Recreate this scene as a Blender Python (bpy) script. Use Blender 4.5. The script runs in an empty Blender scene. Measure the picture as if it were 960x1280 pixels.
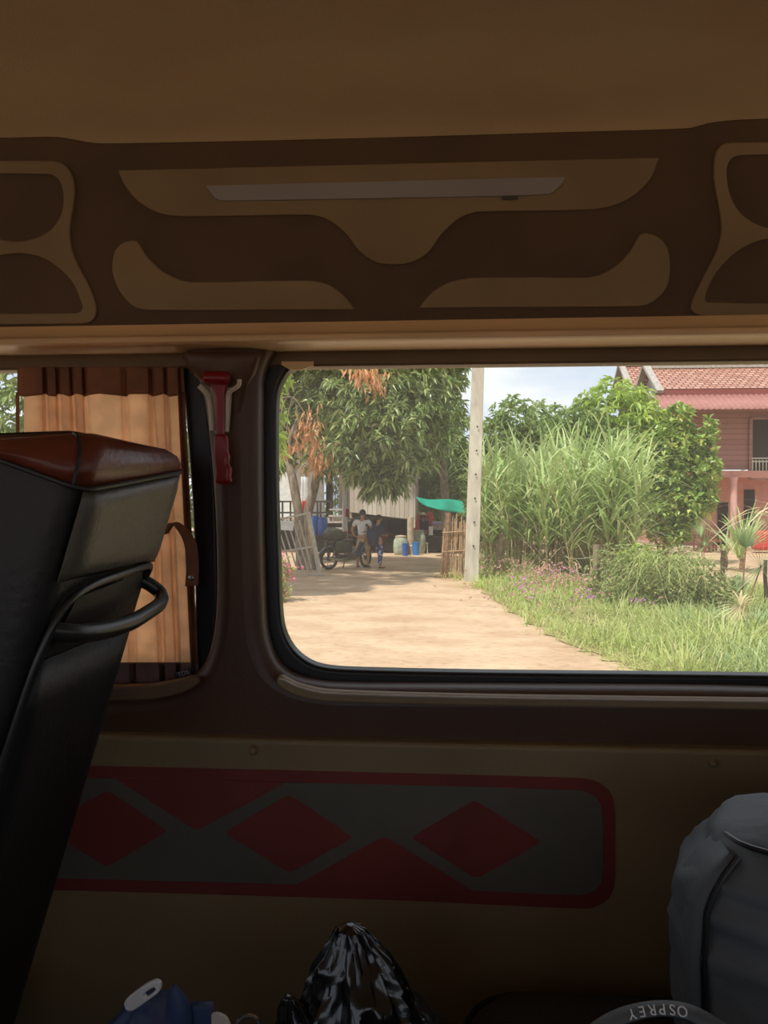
import bpy, math, random
import numpy as np
from mathutils import Vector, Matrix, Euler
PI = math.pi
R = math.radians
scene = bpy.context.scene
COL = scene.collection
rng = random.Random(7)
nr = np.random.RandomState(11)

# ------------------------------------------------------------------ camera
EYE = Vector((0, 0, 1.9))
FPX = 960.0
cam_rot = Euler((R(90 - 0.9), 0, R(4.0)), 'XYZ')
CM = cam_rot.to_matrix()
cd = bpy.data.cameras.new('camera')
cd.sensor_fit = 'VERTICAL'
cd.sensor_height = 32.0
cd.lens = 32.0 * FPX / 1280.0
cd.clip_start = 0.02
cd.clip_end = 500
cam = bpy.data.objects.new('camera', cd)
cam.location = EYE
cam.rotation_euler = cam_rot
COL.objects.link(cam)
scene.camera = cam


def ray(px, py):
    return CM @ Vector(((px - 480) / FPX, (640 - py) / FPX, -1.0))


def P(px, py, Y):
    d = ray(px, py)
    return EYE + d * (Y / d.y)


def G(px, py, z=0.0):
    d = ray(px, py)
    return EYE + d * ((z - EYE.z) / d.z)


def XA(px, Y):
    return P(px, 625, Y).x


def ZA(py, Y, px=600):
    return P(px, py, Y).z


# ------------------------------------------------------------------ materials
def srgb(r, g, b):
    def f(c):
        c /= 255.0
        return c / 12.92 if c <= 0.04045 else ((c + 0.055) / 1.055) ** 2.4
    return (f(r), f(g), f(b), 1.0)


def mat(name, col, rough=0.6, col2=None, scale=20.0, detail=4.0, bump=0.0, bscale=None, metal=0.0,
        coat=0.0, spec=0.5, stretch=None, trans=0.0, lo=0.35, hi=0.65, sheen=0.0):
    m = bpy.data.materials.new(name)
    m.use_nodes = True
    nt = m.node_tree
    N, L = nt.nodes, nt.links
    b = N['Principled BSDF']
    b.inputs['Roughness'].default_value = rough
    b.inputs['Metallic'].default_value = metal
    b.inputs['Specular IOR Level'].default_value = spec
    b.inputs['Coat Weight'].default_value = coat
    b.inputs['Sheen Weight'].default_value = sheen
    tc = N.new('ShaderNodeTexCoord')
    mp = N.new('ShaderNodeMapping')
    L.new(tc.outputs['Object'], mp.inputs['Vector'])
    if stretch:
        mp.inputs['Scale'].default_value = stretch
    if col2 is None:
        col2 = tuple(c * 0.82 for c in col[:3]) + (1,)
    no = N.new('ShaderNodeTexNoise')
    no.inputs['Scale'].default_value = scale
    no.inputs['Detail'].default_value = detail
    L.new(mp.outputs['Vector'], no.inputs['Vector'])
    cr = N.new('ShaderNodeValToRGB')
    cr.color_ramp.elements[0].position = lo
    cr.color_ramp.elements[0].color = col2
    cr.color_ramp.elements[1].position = hi
    cr.color_ramp.elements[1].color = col
    L.new(no.outputs['Fac'], cr.inputs['Fac'])
    L.new(cr.outputs['Color'], b.inputs['Base Color'])
    if bump:
        n2 = N.new('ShaderNodeTexNoise')
        n2.inputs['Scale'].default_value = bscale or scale * 4
        n2.inputs['Detail'].default_value = 3
        L.new(mp.outputs['Vector'], n2.inputs['Vector'])
        bp = N.new('ShaderNodeBump')
        bp.inputs['Strength'].default_value = bump
        bp.inputs['Distance'].default_value = 0.01
        L.new(n2.outputs['Fac'], bp.inputs['Height'])
        L.new(bp.outputs['Normal'], b.inputs['Normal'])
    if trans:
        tr = N.new('ShaderNodeBsdfTranslucent')
        L.new(cr.outputs['Color'], tr.inputs['Color'])
        mx = N.new('ShaderNodeMixShader')
        mx.inputs['Fac'].default_value = trans
        L.new(b.outputs['BSDF'], mx.inputs[1])
        L.new(tr.outputs['BSDF'], mx.inputs[2])
        L.new(mx.outputs['Shader'], N['Material Output'].inputs['Surface'])
    return m


def leafmat(name, cols, rough=0.5, trans=0.35, bright=1.0, spec=0.4):
    """cols: list of colours picked per leaf island"""
    m = bpy.data.materials.new(name)
    m.use_nodes = True
    N, L = m.node_tree.nodes, m.node_tree.links
    b = N['Principled BSDF']
    b.inputs['Roughness'].default_value = rough
    b.inputs['Specular IOR Level'].default_value = spec
    g = N.new('ShaderNodeNewGeometry')
    cr = N.new('ShaderNodeValToRGB')
    els = cr.color_ramp.elements
    while len(els) < len(cols):
        els.new(0.5)
    for i, c in enumerate(cols):
        els[i].position = i / max(1, len(cols) - 1)
        els[i].color = tuple(min(1, v * bright) for v in c[:3]) + (1,)
    L.new(g.outputs['Random Per Island'], cr.inputs['Fac'])
    L.new(cr.outputs['Color'], b.inputs['Base Color'])
    tr = N.new('ShaderNodeBsdfTranslucent')
    L.new(cr.outputs['Color'], tr.inputs['Color'])
    mx = N.new('ShaderNodeMixShader')
    mx.inputs['Fac'].default_value = trans
    L.new(b.outputs['BSDF'], mx.inputs[1])
    L.new(tr.outputs['BSDF'], mx.inputs[2])
    L.new(mx.outputs['Shader'], N['Material Output'].inputs['Surface'])
    return m


# ------------------------------------------------------------------ object helpers
WL = {}


def tag(o, label=None, cat=None, group=None, kind=None):
    if label:
        o['label'] = label
    if cat:
        o['category'] = cat
    if group:
        o['group'] = group
    if kind:
        o['kind'] = kind
    return o


def thing(name, loc, label=None, cat=None, group=None, rz=0.0, kind=None):
    o = bpy.data.objects.new(name, None)
    o.empty_display_size = 0.1
    COL.objects.link(o)
    o.location = loc
    o.rotation_euler = (0, 0, rz)
    WL[o] = Vector(loc)
    return tag(o, label, cat, group, kind)


def dup(o, loc=None, rz=None, scale=None, label=None, group=None, parent=None):
    c = o.copy()
    COL.objects.link(c)
    if parent is not None:
        c.parent = parent
    if loc is not None:
        c.location = loc
        WL[c] = Vector(loc)
    if rz is not None:
        c.rotation_euler = (0, 0, rz)
    if scale is not None:
        c.scale = (scale,) * 3
    if label:
        c['label'] = label
    if group:
        c['group'] = group
    for ch in list(o.children):
        dup(ch, parent=c)
    return c


def link_mesh(me, name, m, parent=None, world=True, smooth=False, pivot=None):
    """verts in world coords when world=True; they are moved to the thing's own frame"""
    if m is not None:
        me.materials.append(m)
    if smooth:
        me.polygons.foreach_set('use_smooth', [True] * len(me.polygons))
        if smooth != 'all':
            try:
                me.set_sharp_from_angle(angle=R(42))
            except Exception:
                pass
    o = bpy.data.objects.new(name, me)
    COL.objects.link(o)
    if parent is not None:
        o.parent = parent
        WL[o] = WL[parent]
        if world:
            me.transform(Matrix.Translation(-WL[parent]))
    elif world:
        co = np.empty(len(me.vertices) * 3, dtype=np.float32)
        me.vertices.foreach_get('co', co)
        co = co.reshape(-1, 3)
        if pivot is None:
            pv = Vector((float((co[:, 0].min() + co[:, 0].max()) / 2), float((co[:, 1].min() + co[:, 1].max()) / 2), float(co[:, 2].min())))
        else:
            pv = Vector(pivot)
        me.transform(Matrix.Translation(-pv))
        o.location = pv
        WL[o] = pv
    else:
        WL[o] = Vector((0, 0, 0))
    return o


class MB:
    def __init__(s):
        s.v = []
        s.f = []

    def add(s, vs, fs):
        n = len(s.v)
        s.v += [tuple(v) for v in vs]
        s.f += [tuple(i + n for i in f) for f in fs]
        return s

    def box(s, c, size, rot=None, taper=1.0):
        hx, hy, hz = size[0] / 2, size[1] / 2, size[2] / 2
        vs = []
        for z in (-hz, hz):
            t = taper if z > 0 else 1.0
            vs += [Vector((-hx * t, -hy * t, z)), Vector((hx * t, -hy * t, z)), Vector((hx * t, hy * t, z)), Vector((-hx * t, hy * t, z))]
        if rot is not None:
            q = rot if isinstance(rot, Matrix) else Euler(rot).to_matrix()
            vs = [q @ v for v in vs]
        c = Vector(c)
        return s.add([v + c for v in vs], [(3, 2, 1, 0), (4, 5, 6, 7), (0, 1, 5, 4), (1, 2, 6, 5), (2, 3, 7, 6), (3, 0, 4, 7)])

    def bar(s, a, b, w, h=None, up=(0, 0, 1)):
        a, b = Vector(a), Vector(b)
        h = h or w
        d = (b - a).normalized()
        u = Vector(up)
        if abs(d.dot(u)) > 0.98:
            u = Vector((0, 1, 0))
        x = d.cross(u).normalized()
        y = x.cross(d).normalized()
        vs = []
        for p in (a, b):
            for sx, sy in ((-1, -1), (1, -1), (1, 1), (-1, 1)):
                vs.append(p + x * sx * w / 2 + y * sy * h / 2)
        return s.add(vs, [(0, 1, 2, 3), (7, 6, 5, 4), (0, 4, 5, 1), (1, 5, 6, 2), (2, 6, 7, 3), (3, 7, 4, 0)])

    def tube(s, pts, r, n=10, closed=False, cap=True, flat=1.0):
        pts = [Vector(p) for p in pts]
        m = len(pts)
        rr = r if isinstance(r, (list, tuple)) else [r] * m
        vs, fs = [], []
        prev = None
        for i, p in enumerate(pts):
            if closed:
                d = (pts[(i + 1) % m] - pts[i - 1]).normalized()
            else:
                d = (pts[min(i + 1, m - 1)] - pts[max(i - 1, 0)]).normalized()
            if prev is None:
                u = Vector((0, 0, 1)) if abs(d.z) < 0.9 else Vector((0, 1, 0))
                x = d.cross(u).normalized()
            else:
                x = (prev - d * prev.dot(d)).normalized()
            prev = x
            y = d.cross(x).normalized()
            for k in range(n):
                a = 2 * PI * k / n
                vs.append(p + x * math.cos(a) * rr[i] + y * math.sin(a) * rr[i] * flat)
        mm = m if closed else m - 1
        for i in range(mm):
            j = (i + 1) % m
            for k in range(n):
                k2 = (k + 1) % n
                fs.append((i * n + k, i * n + k2, j * n + k2, j * n + k))
        if cap and not closed:
            fs.append(tuple(range(n))[::-1])
            fs.append(tuple((m - 1) * n + k for k in range(n)))
        return s.add(vs, fs)

    def lathe(s, prof, c=(0, 0, 0), n=20, axis='Z', rot=None, sx=1.0, sy=1.0):
        """prof list of (radius, height)"""
        c = Vector(c)
        vs, fs = [], []
        for r_, h in prof:
            for k in range(n):
                a = 2 * PI * k / n
                v = Vector((math.cos(a) * r_ * sx, math.sin(a) * r_ * sy, h))
                if axis == 'Y':
                    v = Vector((v.x, -v.z, v.y))
                elif axis == 'X':
                    v = Vector((v.z, v.x, v.y))
                if rot is not None:
                    v = rot @ v
                vs.append(v + c)
        m = len(prof)
        for i in range(m - 1):
            for k in range(n):
                k2 = (k + 1) % n
                fs.append((i * n + k, i * n + k2, (i + 1) * n + k2, (i + 1) * n + k))
        fs.append(tuple(range(n))[::-1])
        fs.append(tuple((m - 1) * n + k for k in range(n)))
        return s.add(vs, fs)

    def ball(s, c, r, n=14, m=8, rot=None):
        r = r if isinstance(r, (tuple, list)) else (r, r, r)
        c = Vector(c)
        vs, fs = [], []
        for i in range(m + 1):
            t = PI * i / m
            for k in range(n):
                a = 2 * PI * k / n
                v = Vector((r[0] * math.sin(t) * math.cos(a), r[1] * math.sin(t) * math.sin(a), r[2] * math.cos(t)))
                if rot is not None:
                    v = rot @ v
                vs.append(v + c)
        for i in range(m):
            for k in range(n):
                k2 = (k + 1) % n
                fs.append((i * n + k, (i + 1) * n + k, (i + 1) * n + k2, i * n + k2))
        return s.add(vs, fs)

    def prism(s, poly, vec):
        """poly: world points (convex or simple), extruded by vec"""
        n = len(poly)
        vec = Vector(vec)
        vs = [Vector(p) for p in poly] + [Vector(p) + vec for p in poly]
        fs = [tuple(range(n))[::-1], tuple(range(n, 2 * n))]
        for i in range(n):
            j = (i + 1) % n
            fs.append((i, j, n + j, n + i))
        return s.add(vs, fs)

    def grid(s, rows, closed=False):
        n = len(rows[0])
        vs = [v for r_ in rows for v in r_]
        fs = []
        for i in range(len(rows) - 1):
            for k in range(n if closed else n - 1):
                k2 = (k + 1) % n
                fs.append((i * n + k, i * n + k2, (i + 1) * n + k2, (i + 1) * n + k))
        return s.add(vs, fs)

    def build(s, name, m, parent=None, world=True, smooth=False, pivot=None, solid=None, bevel=None, subsurf=None):
        me = bpy.data.meshes.new(name)
        me.from_pydata([tuple(v) for v in s.v], [], s.f)
        me.validate()
        me.update()
        o = link_mesh(me, name, m, parent, world, smooth, pivot)
        if solid:
            md = o.modifiers.new('Solid', 'SOLIDIFY')
            md.thickness = solid
            md.offset = 0
        if bevel:
            md = o.modifiers.new('Bevel', 'BEVEL')
            md.width = bevel
            md.segments = 2
            md.limit_method = 'ANGLE'
        if subsurf:
            md = o.modifiers.new('Sub', 'SUBSURF')
            md.levels = md.render_levels = subsurf
        return o


def crom(pts, closed=True, k=6):
    """smooth a list of (x,y) or (x,y,1 = sharp corner)"""
    n = len(pts)
    out = []
    rngi = range(n if closed else n - 1)
    for i in rngi:
        p0, p1, p2, p3 = pts[(i - 1) % n], pts[i], pts[(i + 1) % n], pts[(i + 2) % n]
        if not closed:
            p0 = pts[max(i - 1, 0)]
            p3 = pts[min(i + 2, n - 1)]
        s1, s2 = len(p1) > 2, len(p2) > 2
        a, b = Vector(p1[:2]), Vector(p2[:2])
        t1 = (b - Vector(p0[:2])) * 0.5 if not s1 else (b - a) * 0.9
        t2 = (Vector(p3[:2]) - a) * 0.5 if not s2 else (b - a) * 0.9
        d = (b - a).length
        for t in (t1, t2):
            if t.length > d:
                t *= d / t.length
        kk = 1 if (s1 and s2) else k
        for j in range(kk):
            u = j / kk
            h00 = 2 * u**3 - 3 * u**2 + 1
            h10 = u**3 - 2 * u**2 + u
            h01 = -2 * u**3 + 3 * u**2
            h11 = u**3 - u**2
            q = a * h00 + t1 * h10 + b * h01 + t2 * h11
            out.append((q.x, q.y))
    if not closed:
        out.append(tuple(pts[-1][:2]))
    return out


def crom3(pts, k=6):
    n = len(pts)
    out = []
    pts = [Vector(p) for p in pts]
    for i in range(n - 1):
        p0, p1, p2, p3 = pts[max(i - 1, 0)], pts[i], pts[i + 1], pts[min(i + 2, n - 1)]
        for j in range(k):
            u = j / k
            out.append(0.5 * ((2 * p1) + (p2 - p0) * u + (2 * p0 - 5 * p1 + 4 * p2 - p3) * u * u + (3 * p1 - p0 - 3 * p2 + p3) * u**3))
    out.append(pts[-1])
    return out


class Plane:
    """local (u,v,w): u along +X, v up in the plane, w towards the cabin"""
    def __init__(s, a, b):
        # a,b: (Y,z) points of the plane, b above a
        s.o = Vector((0, a[0], a[1]))
        v = Vector((0, b[0] - a[0], b[1] - a[1])).normalized()
        u = Vector((1, 0, 0))
        w = u.cross(v)
        s.M = Matrix(((u.x, v.x, w.x, s.o.x), (u.y, v.y, w.y, s.o.y), (u.z, v.z, w.z, s.o.z), (0, 0, 0, 1)))
        s.u, s.v, s.w = u, v, w

    def uv(s, px, py, off=0.0):
        d = ray(px, py)
        o = s.o + s.w * off
        t = (o - EYE).dot(s.w) / d.dot(s.w)
        p = EYE + d * t - s.o
        return (p.dot(s.u), p.dot(s.v))

    def pt(s, px, py, off=0.0):
        u, v = s.uv(px, py, off)
        return s.o + s.u * u + s.v * v + s.w * off


def plate(name, m, plane, loops, front, depth, bevel=0.0, parent=None, px=True, smooth_k=6, res=2, smooth=False):
    """loops: first outline, then holes; each in photo-ray coordinates hitting the plate's front or plane (u,v).
    front = offset of the front face along the plane's normal (to the cabin), depth = thickness behind it"""
    cu = bpy.data.curves.new(name, 'CURVE')
    cu.dimensions = '2D'
    cu.fill_mode = 'BOTH'
    for lp in loops:
        q = crom(lp, True, smooth_k)
        if px:
            q = [plane.uv(a, b, front) for a, b in q]
        sp = cu.splines.new('POLY')
        sp.points.add(len(q) - 1)
        for i, (a, b) in enumerate(q):
            sp.points[i].co = (a, b, 0, 1)
        sp.use_cyclic_u = True
    cu.extrude = max(depth / 2 - bevel, 1e-5)
    if bevel:
        cu.bevel_depth = bevel
        cu.bevel_resolution = res
        cu.offset = -bevel
    o = bpy.data.objects.new('tmp', cu)
    COL.objects.link(o)
    bpy.context.view_layer.update()
    dg = bpy.context.evaluated_depsgraph_get()
    me = bpy.data.meshes.new_from_object(o.evaluated_get(dg))
    bpy.data.objects.remove(o)
    bpy.data.curves.remove(cu)
    me.name = name
    me.transform(plane.M @ Matrix.Translation((0, 0, front - depth / 2)))
    me.materials.clear()
    return link_mesh(me, name, m, parent, True, smooth)


# ------------------------------------------------------------------ leaf batches
def unit(a):
    return a / np.maximum(np.linalg.norm(a, axis=-1, keepdims=True), 1e-9)


def leaves_np(base, dirs, length, width, droop=0.25):
    """folded pointed leaves; arrays (n,3),(n,3),(n,),(n,)"""
    n = len(base)
    up = np.tile(np.array([0, 0, 1.0]), (n, 1)) + nr.normal(0, .35, (n, 3))
    side = unit(np.cross(dirs, up))
    nor = unit(np.cross(side, dirs))
    L = length[:, None]
    W = width[:, None]
    b = base
    mid = base + dirs * L * 0.45
    tip = base + dirs * L * 0.97 - np.array([0, 0, 1.0]) * L * droop
    l = mid + side * W / 2 + nor * W * 0.18
    r = mid - side * W / 2 + nor * W * 0.18
    v = np.stack([b, l, tip, r], 1).reshape(-1, 3)
    i = np.arange(n) * 4
    f = np.concatenate([np.stack([i, i + 1, i + 2], 1), np.stack([i, i + 2, i + 3], 1)], 0)
    return v, f


def blades_np(base, dirs, length, width, droop, k=5):
    """arching grass-like strips"""
    n = len(base)
    hor = dirs.copy()
    hor[:, 2] = 0
    side = unit(np.cross(dirs, np.tile([0, 0, 1.0], (n, 1))) + 1e-6)
    rows = []
    for j in range(k + 1):
        s = j / k
        p = base + dirs * (length * s)[:, None]
        p[:, 2] -= droop * length * s**2.2
        p = p + unit(hor + 1e-9) * (length * droop * 0.35 * s**2)[:, None]
        w = width * (1 - s**1.6) * (0.55 + 0.45 * min(1, s * 4)) + 0.0008
        rows.append(np.stack([p - side * (w / 2)[:, None], p + side * (w / 2)[:, None]], 1))
    v = np.stack(rows, 1).reshape(-1, 3)
    st = (k + 1) * 2
    i = np.arange(n) * st
    fs = []
    for j in range(k):
        a = i + j * 2
        fs.append(np.stack([a, a + 1, a + 3, a + 2], 1))
    return v, np.concatenate(fs, 0)


def np_mesh(name, chunks):
    vs, fs = [], []
    off = 0
    nf = 0
    for v, f in chunks:
        vs.append(v)
        fs += (f + off).tolist()
        off += len(v)
    me = bpy.data.meshes.new(name)
    me.from_pydata(np.concatenate(vs, 0).tolist(), [], fs)
    me.update()
    return me


def crown(lobes, n_whorl, per, L, W, droop=0.25, surf=0.75, down=0.2):
    """lobes: list of (centre, (rx,ry,rz)). returns chunk of whorled leaves near the lobes' surfaces"""
    vol = np.array([l[1][0] * l[1][1] + l[1][0] * l[1][2] for l in lobes])
    idx = nr.choice(len(lobes), n_whorl, p=vol / vol.sum())
    c = np.array([tuple(lobes[i][0]) for i in range(len(lobes))], float)[idx]
    r = np.array([lobes[i][1] for i in range(len(lobes))], float)[idx]
    d = unit(nr.normal(0, 1, (n_whorl, 3)))
    rad = 1 - (1 - surf) * nr.rand(n_whorl) ** 1.5 * 1.6
    rad *= 1 + nr.normal(0, .06, n_whorl)
    pos = c + d * r * rad[:, None]
    ax = unit(d + np.array([0, 0, 0.25]) + nr.normal(0, .3, (n_whorl, 3)))
    base = np.repeat(pos, per, 0)
    axr = np.repeat(ax, per, 0)
    rnd = unit(nr.normal(0, 1, (n_whorl * per, 3)))
    perp = unit(rnd - axr * np.sum(rnd * axr, 1, keepdims=True))
    dirs = unit(axr * 0.55 + perp * 1.0 - np.array([0, 0, down]) + nr.normal(0, .1, perp.shape))
    n = len(base)
    base = base + nr.normal(0, L * 0.12, base.shape)
    return leaves_np(base, dirs, L * nr.uniform(.7, 1.15, n), W * nr.uniform(.8, 1.15, n), droop)


def tree(name, loc, trunk_paths, lobes, n_whorl, per, L, W, lm, bark, label, group=None, droop=.25, surf=.75, down=.2, cat='tree', extra=None):
    t = thing(name, loc, label, cat, group)
    for i, (pts, rads) in enumerate(trunk_paths):
        mb = MB()
        q = crom3(pts, 4)
        rr = [float(np.interp(k / (len(q) - 1), np.linspace(0, 1, len(rads)), rads)) for k in range(len(q))]
        mb.tube(q, rr, 9)
        mb.build('trunk' if i == 0 else ('trunk' if rads[0] > .09 else 'branch'), bark, t, smooth=True)
    me = np_mesh('foliage', [crown(lobes, n_whorl, per, L, W, droop, surf, down)])
    link_mesh(me, 'foliage', lm, t)
    return t
# ================================================================== INTERIOR OF THE MINIBUS
M = {}
M['ceiling'] = mat('ceiling_fabric', srgb(204, 182, 146), .85, srgb(197, 171, 135), 3, bump=.15, bscale=300, stretch=(1, 3, 1))
M['brown'] = mat('brown_vinyl', srgb(96, 74, 54), .75, srgb(86, 66, 48), 6, bump=.12, bscale=250)
M['inlay'] = mat('cream_vinyl', srgb(146, 124, 92), .6, srgb(131, 111, 82), 5, bump=.08, bscale=250)
M['lens'] = mat('lamp_lens', srgb(150, 144, 146), .4, srgb(139, 133, 135), 4)
M['trim'] = mat('brown_plastic', srgb(82, 54, 33), .44, srgb(75, 48, 29), 5, bump=.05, bscale=200)
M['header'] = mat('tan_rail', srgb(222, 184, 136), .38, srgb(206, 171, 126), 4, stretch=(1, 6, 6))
M['strip'] = mat('dark_tan_strip', srgb(110, 88, 62), .5, srgb(99, 79, 55), 5)
M['rubber'] = mat('black_rubber', srgb(26, 26, 27), .38, srgb(20, 20, 21), 10)
M['beige'] = mat('beige_panel', srgb(138, 120, 88), .5, srgb(124, 108, 79), 3.5, bump=.1, bscale=120, lo=.3, hi=.6)
M['red'] = mat('red_vinyl', srgb(124, 50, 42), .6, srgb(114, 46, 38), 7, bump=.1, bscale=160)
M['grey'] = mat('grey_vinyl', srgb(98, 96, 84), .6, srgb(88, 86, 75), 6, bump=.1, bscale=160)
M['ham_red'] = mat('red_plastic', srgb(140, 16, 30), .35, srgb(126, 14, 27), 9)
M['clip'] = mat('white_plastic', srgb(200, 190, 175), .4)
M['curtain2'] = mat('curtain_panel_cloth', srgb(250, 240, 225), .85, trans=.92)
M['curtain'] = mat('curtain_cloth', srgb(253, 226, 198), .85, srgb(235, 210, 184), 30, bump=.1, bscale=400, trans=.82)
M['band'] = mat('curtain_band', srgb(176, 132, 104), .85, srgb(161, 121, 95), 30, trans=.55)
M['hem'] = mat('curtain_hem_cloth', srgb(120, 92, 88), .85, srgb(104, 80, 76), 30, trans=.08)
M['leather'] = mat('brown_leather', srgb(112, 52, 32), .36, srgb(96, 44, 28), 8, bump=.12, bscale=90)
M['blk_leather'] = mat('black_leather', srgb(34, 34, 33), .5, srgb(28, 28, 28), 8, bump=.12, bscale=90)
M['gry_leather'] = mat('dark_grey_leather', srgb(92, 88, 78), .42, srgb(84, 80, 70), 7, bump=.12, bscale=110)
M['blk_plastic'] = mat('black_plastic', srgb(46, 46, 44), .32, srgb(38, 38, 37), 8)
M['floor'] = mat('bus_floor', srgb(60, 54, 48), .7)
M['seat_cloth'] = mat('black_seat_cloth', srgb(66, 66, 64), .85, srgb(48, 48, 47), 260, bump=.3, bscale=300)
M['pack'] = mat('charcoal_nylon', srgb(84, 90, 94), .62, srgb(85, 91, 94), 14, bump=.12, bscale=60)
M['pack_dk'] = mat('black_nylon', srgb(36, 38, 40), .6, srgb(28, 30, 32), 14, bump=.12, bscale=60)
M['plastic_bag'] = mat('black_plastic_film', srgb(12, 12, 14), .24, srgb(10, 10, 11), 20, coat=.4)
M['blue_nylon'] = mat('navy_nylon', srgb(44, 64, 102), .6, srgb(40, 58, 93), 16, bump=.15, bscale=60)
M['buckle'] = mat('pale_plastic', srgb(205, 205, 205), .35)
M['chrome'] = mat('steel', srgb(190, 190, 190), .25, metal=1)
M['white_ink'] = mat('white_print', srgb(225, 225, 225), .6)

WZ = 1.9
WALL = Plane((1.22, WZ), (1.22, WZ + 1))          # brown window surround, front face
LOW = Plane((1.195, WZ), (1.195, WZ + 1))         # lower beige panel
za = WZ + 0.262
UP = Plane((1.185, za), (1.06, za + 0.32))        # leaning upper panel

def gl():
    m = bpy.data.materials.new('window_glass')
    m.use_nodes = True
    N, L = m.node_tree.nodes, m.node_tree.links
    N.remove(N['Principled BSDF'])
    tr = N.new('ShaderNodeBsdfTransparent')
    tr.inputs['Color'].default_value = (.95, .965, .955, 1)
    gs = N.new('ShaderNodeBsdfGlossy')
    gs.inputs['Roughness'].default_value = 0.02
    df = N.new('ShaderNodeBsdfDiffuse')
    df.inputs['Color'].default_value = (.8, .78, .72, 1)
    tl = N.new('ShaderNodeBsdfTranslucent')
    tl.inputs['Color'].default_value = (.85, .82, .76, 1)
    fr = N.new('ShaderNodeFresnel')
    fr.inputs['IOR'].default_value = 1.12
    m1 = N.new('ShaderNodeMixShader')
    L.new(fr.outputs[0], m1.inputs[0])
    L.new(tr.outputs[0], m1.inputs[1])
    L.new(gs.outputs[0], m1.inputs[2])
    # a thin film of dust on the pane
    m2 = N.new('ShaderNodeMixShader')
    ns = N.new('ShaderNodeTexNoise')
    ns.inputs['Scale'].default_value = 5
    mr = N.new('ShaderNodeMapRange')
    mr.inputs['To Min'].default_value = .022
    mr.inputs['To Max'].default_value = .06
    L.new(ns.outputs['Fac'], mr.inputs['Value'])
    L.new(mr.outputs[0], m2.inputs[0])
    L.new(m1.outputs[0], m2.inputs[1])
    L.new(tl.outputs[0], m2.inputs[2])
    L.new(m2.outputs[0], N['Material Output'].inputs['Surface'])
    return m
M['glass'] = gl()

# --- window shapes (hole in trim, glass opening) seen on the wall plane
hole1 = [(322, 500), (324, 476), (332, 462), (350, 452), (380, 449, 1), (1230, 449, 1), (1230, 880, 1), (960, 866), (600, 862), (420, 860), (370, 852), (342, 832), (328, 790), (324, 700), (322, 600)]
inner1 = [(345, 510), (348, 485), (358, 466), (372, 456), (392, 449, 1), (1220, 446, 1), (1220, 852, 1), (960, 845), (600, 841), (430, 837), (392, 831), (366, 812), (352, 780), (348, 700), (345, 600)]
hole2 = [(230, 452, 1), (246, 480), (256, 540), (264, 640), (266, 740), (262, 795), (250, 832), (225, 856), (180, 868), (60, 870), (-300, 875, 1), (-300, 449, 1)]
inner2 = [(208, 449, 1), (226, 480), (233, 540), (240, 640), (243, 740), (241, 800), (232, 832), (212, 850), (180, 857), (60, 859), (-290, 862, 1), (-290, 449, 1)]

def raise_top(lp):
    return [(q[0], 424, 1) if (len(q) > 2 and q[1] < 460) else q for q in lp]
whole1 = raise_top([q for q in hole1 if q[:2] not in ((350, 452), (332, 462), (380, 449))] )
whole1 = [(322, 500), (323, 470), (330, 448), (345, 424, 1)] + whole1[2:]
whole2 = raise_top(hole2)
whole2[0] = (222, 424, 1)
# wall_front: the trimmed side wall between header and lower panel (one sheet with both window holes)
wf = plate('wall_front', M['trim'], WALL, [[(-1900, 372, 1), (2300, 372, 1), (2300, 985, 1), (-1900, 900, 1), (-520, 960, 1)], whole1, whole2], 0.0, 0.075, bevel=.028, res=6, smooth=True)
tag(wf, kind='structure')

def window(name, hole, inner, y_off):
    w = thing(name, (P(hole[0][0], 650, 1.3).x, 1.3, WZ - .28), kind='structure')
    plate('rubber_gasket', M['rubber'], WALL, [hole_grow(hole, 7, 14), inner], -0.055, 0.035, bevel=.007, parent=w, res=3, smooth=True)
    plate('glass_pane', M['glass'], WALL, [hole_grow(inner, 8, 4)], -0.078, 0.004, parent=w)
    return w

def hole_grow(lp, g=7, gt=None):
    cx = sum(p[0] for p in lp) / len(lp)
    cy = 650
    gt = gt or g
    return [(p[0] + (g if p[0] > cx else -g), p[1] + (g if p[1] > cy else -gt)) + tuple(p[2:]) for p in lp]

w1 = window('window_1', hole1, inner1, 0)
w2 = window('window_2', hole2, inner2, 0)

# pillar cap between the windows: shallow raised face rising over the header strip
mb = MB()
rows = []
for py, xl, xr, of in ((440, 228, 327, .014), (444, 228, 327, .016), (452, 231, 325, .015), (465, 238, 321, .012), (485, 262, 310, .006), (530, 280, 300, -.004)):
    rows.append([WALL.pt(xl, py, -.012), WALL.pt(xl + 3, py, of * .6), WALL.pt(xl + 9, py, of), WALL.pt((xl + xr) / 2, py, of + .001), WALL.pt(xr - 9, py, of), WALL.pt(xr - 3, py, of * .6), WALL.pt(xr, py, -.012)])
mb.grid(rows)
pil = mb.build('trim_1', M['trim'], smooth='all')
tag(pil, kind='structure')

# header rail: swept profile (Y, z) with a bright roll and a flat strip below
def sweep(name, m, prof, x0, x1, zs=None, nx=40, parent=None, closed=True):
    mb = MB()
    rows = []
    for i in range(nx + 1):
        x = x0 + (x1 - x0) * i / nx
        dz = zs(x) if zs else 0
        rows.append([Vector((x, y, z + dz)) for y, z in prof])
    mb.grid(rows, closed=closed)
    n = len(prof)
    mb.f.append(tuple(range(n)))
    mb.f.append(tuple(nx * n + k for k in range(n))[::-1])
    return mb.build(name, m, parent, smooth=True)

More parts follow.
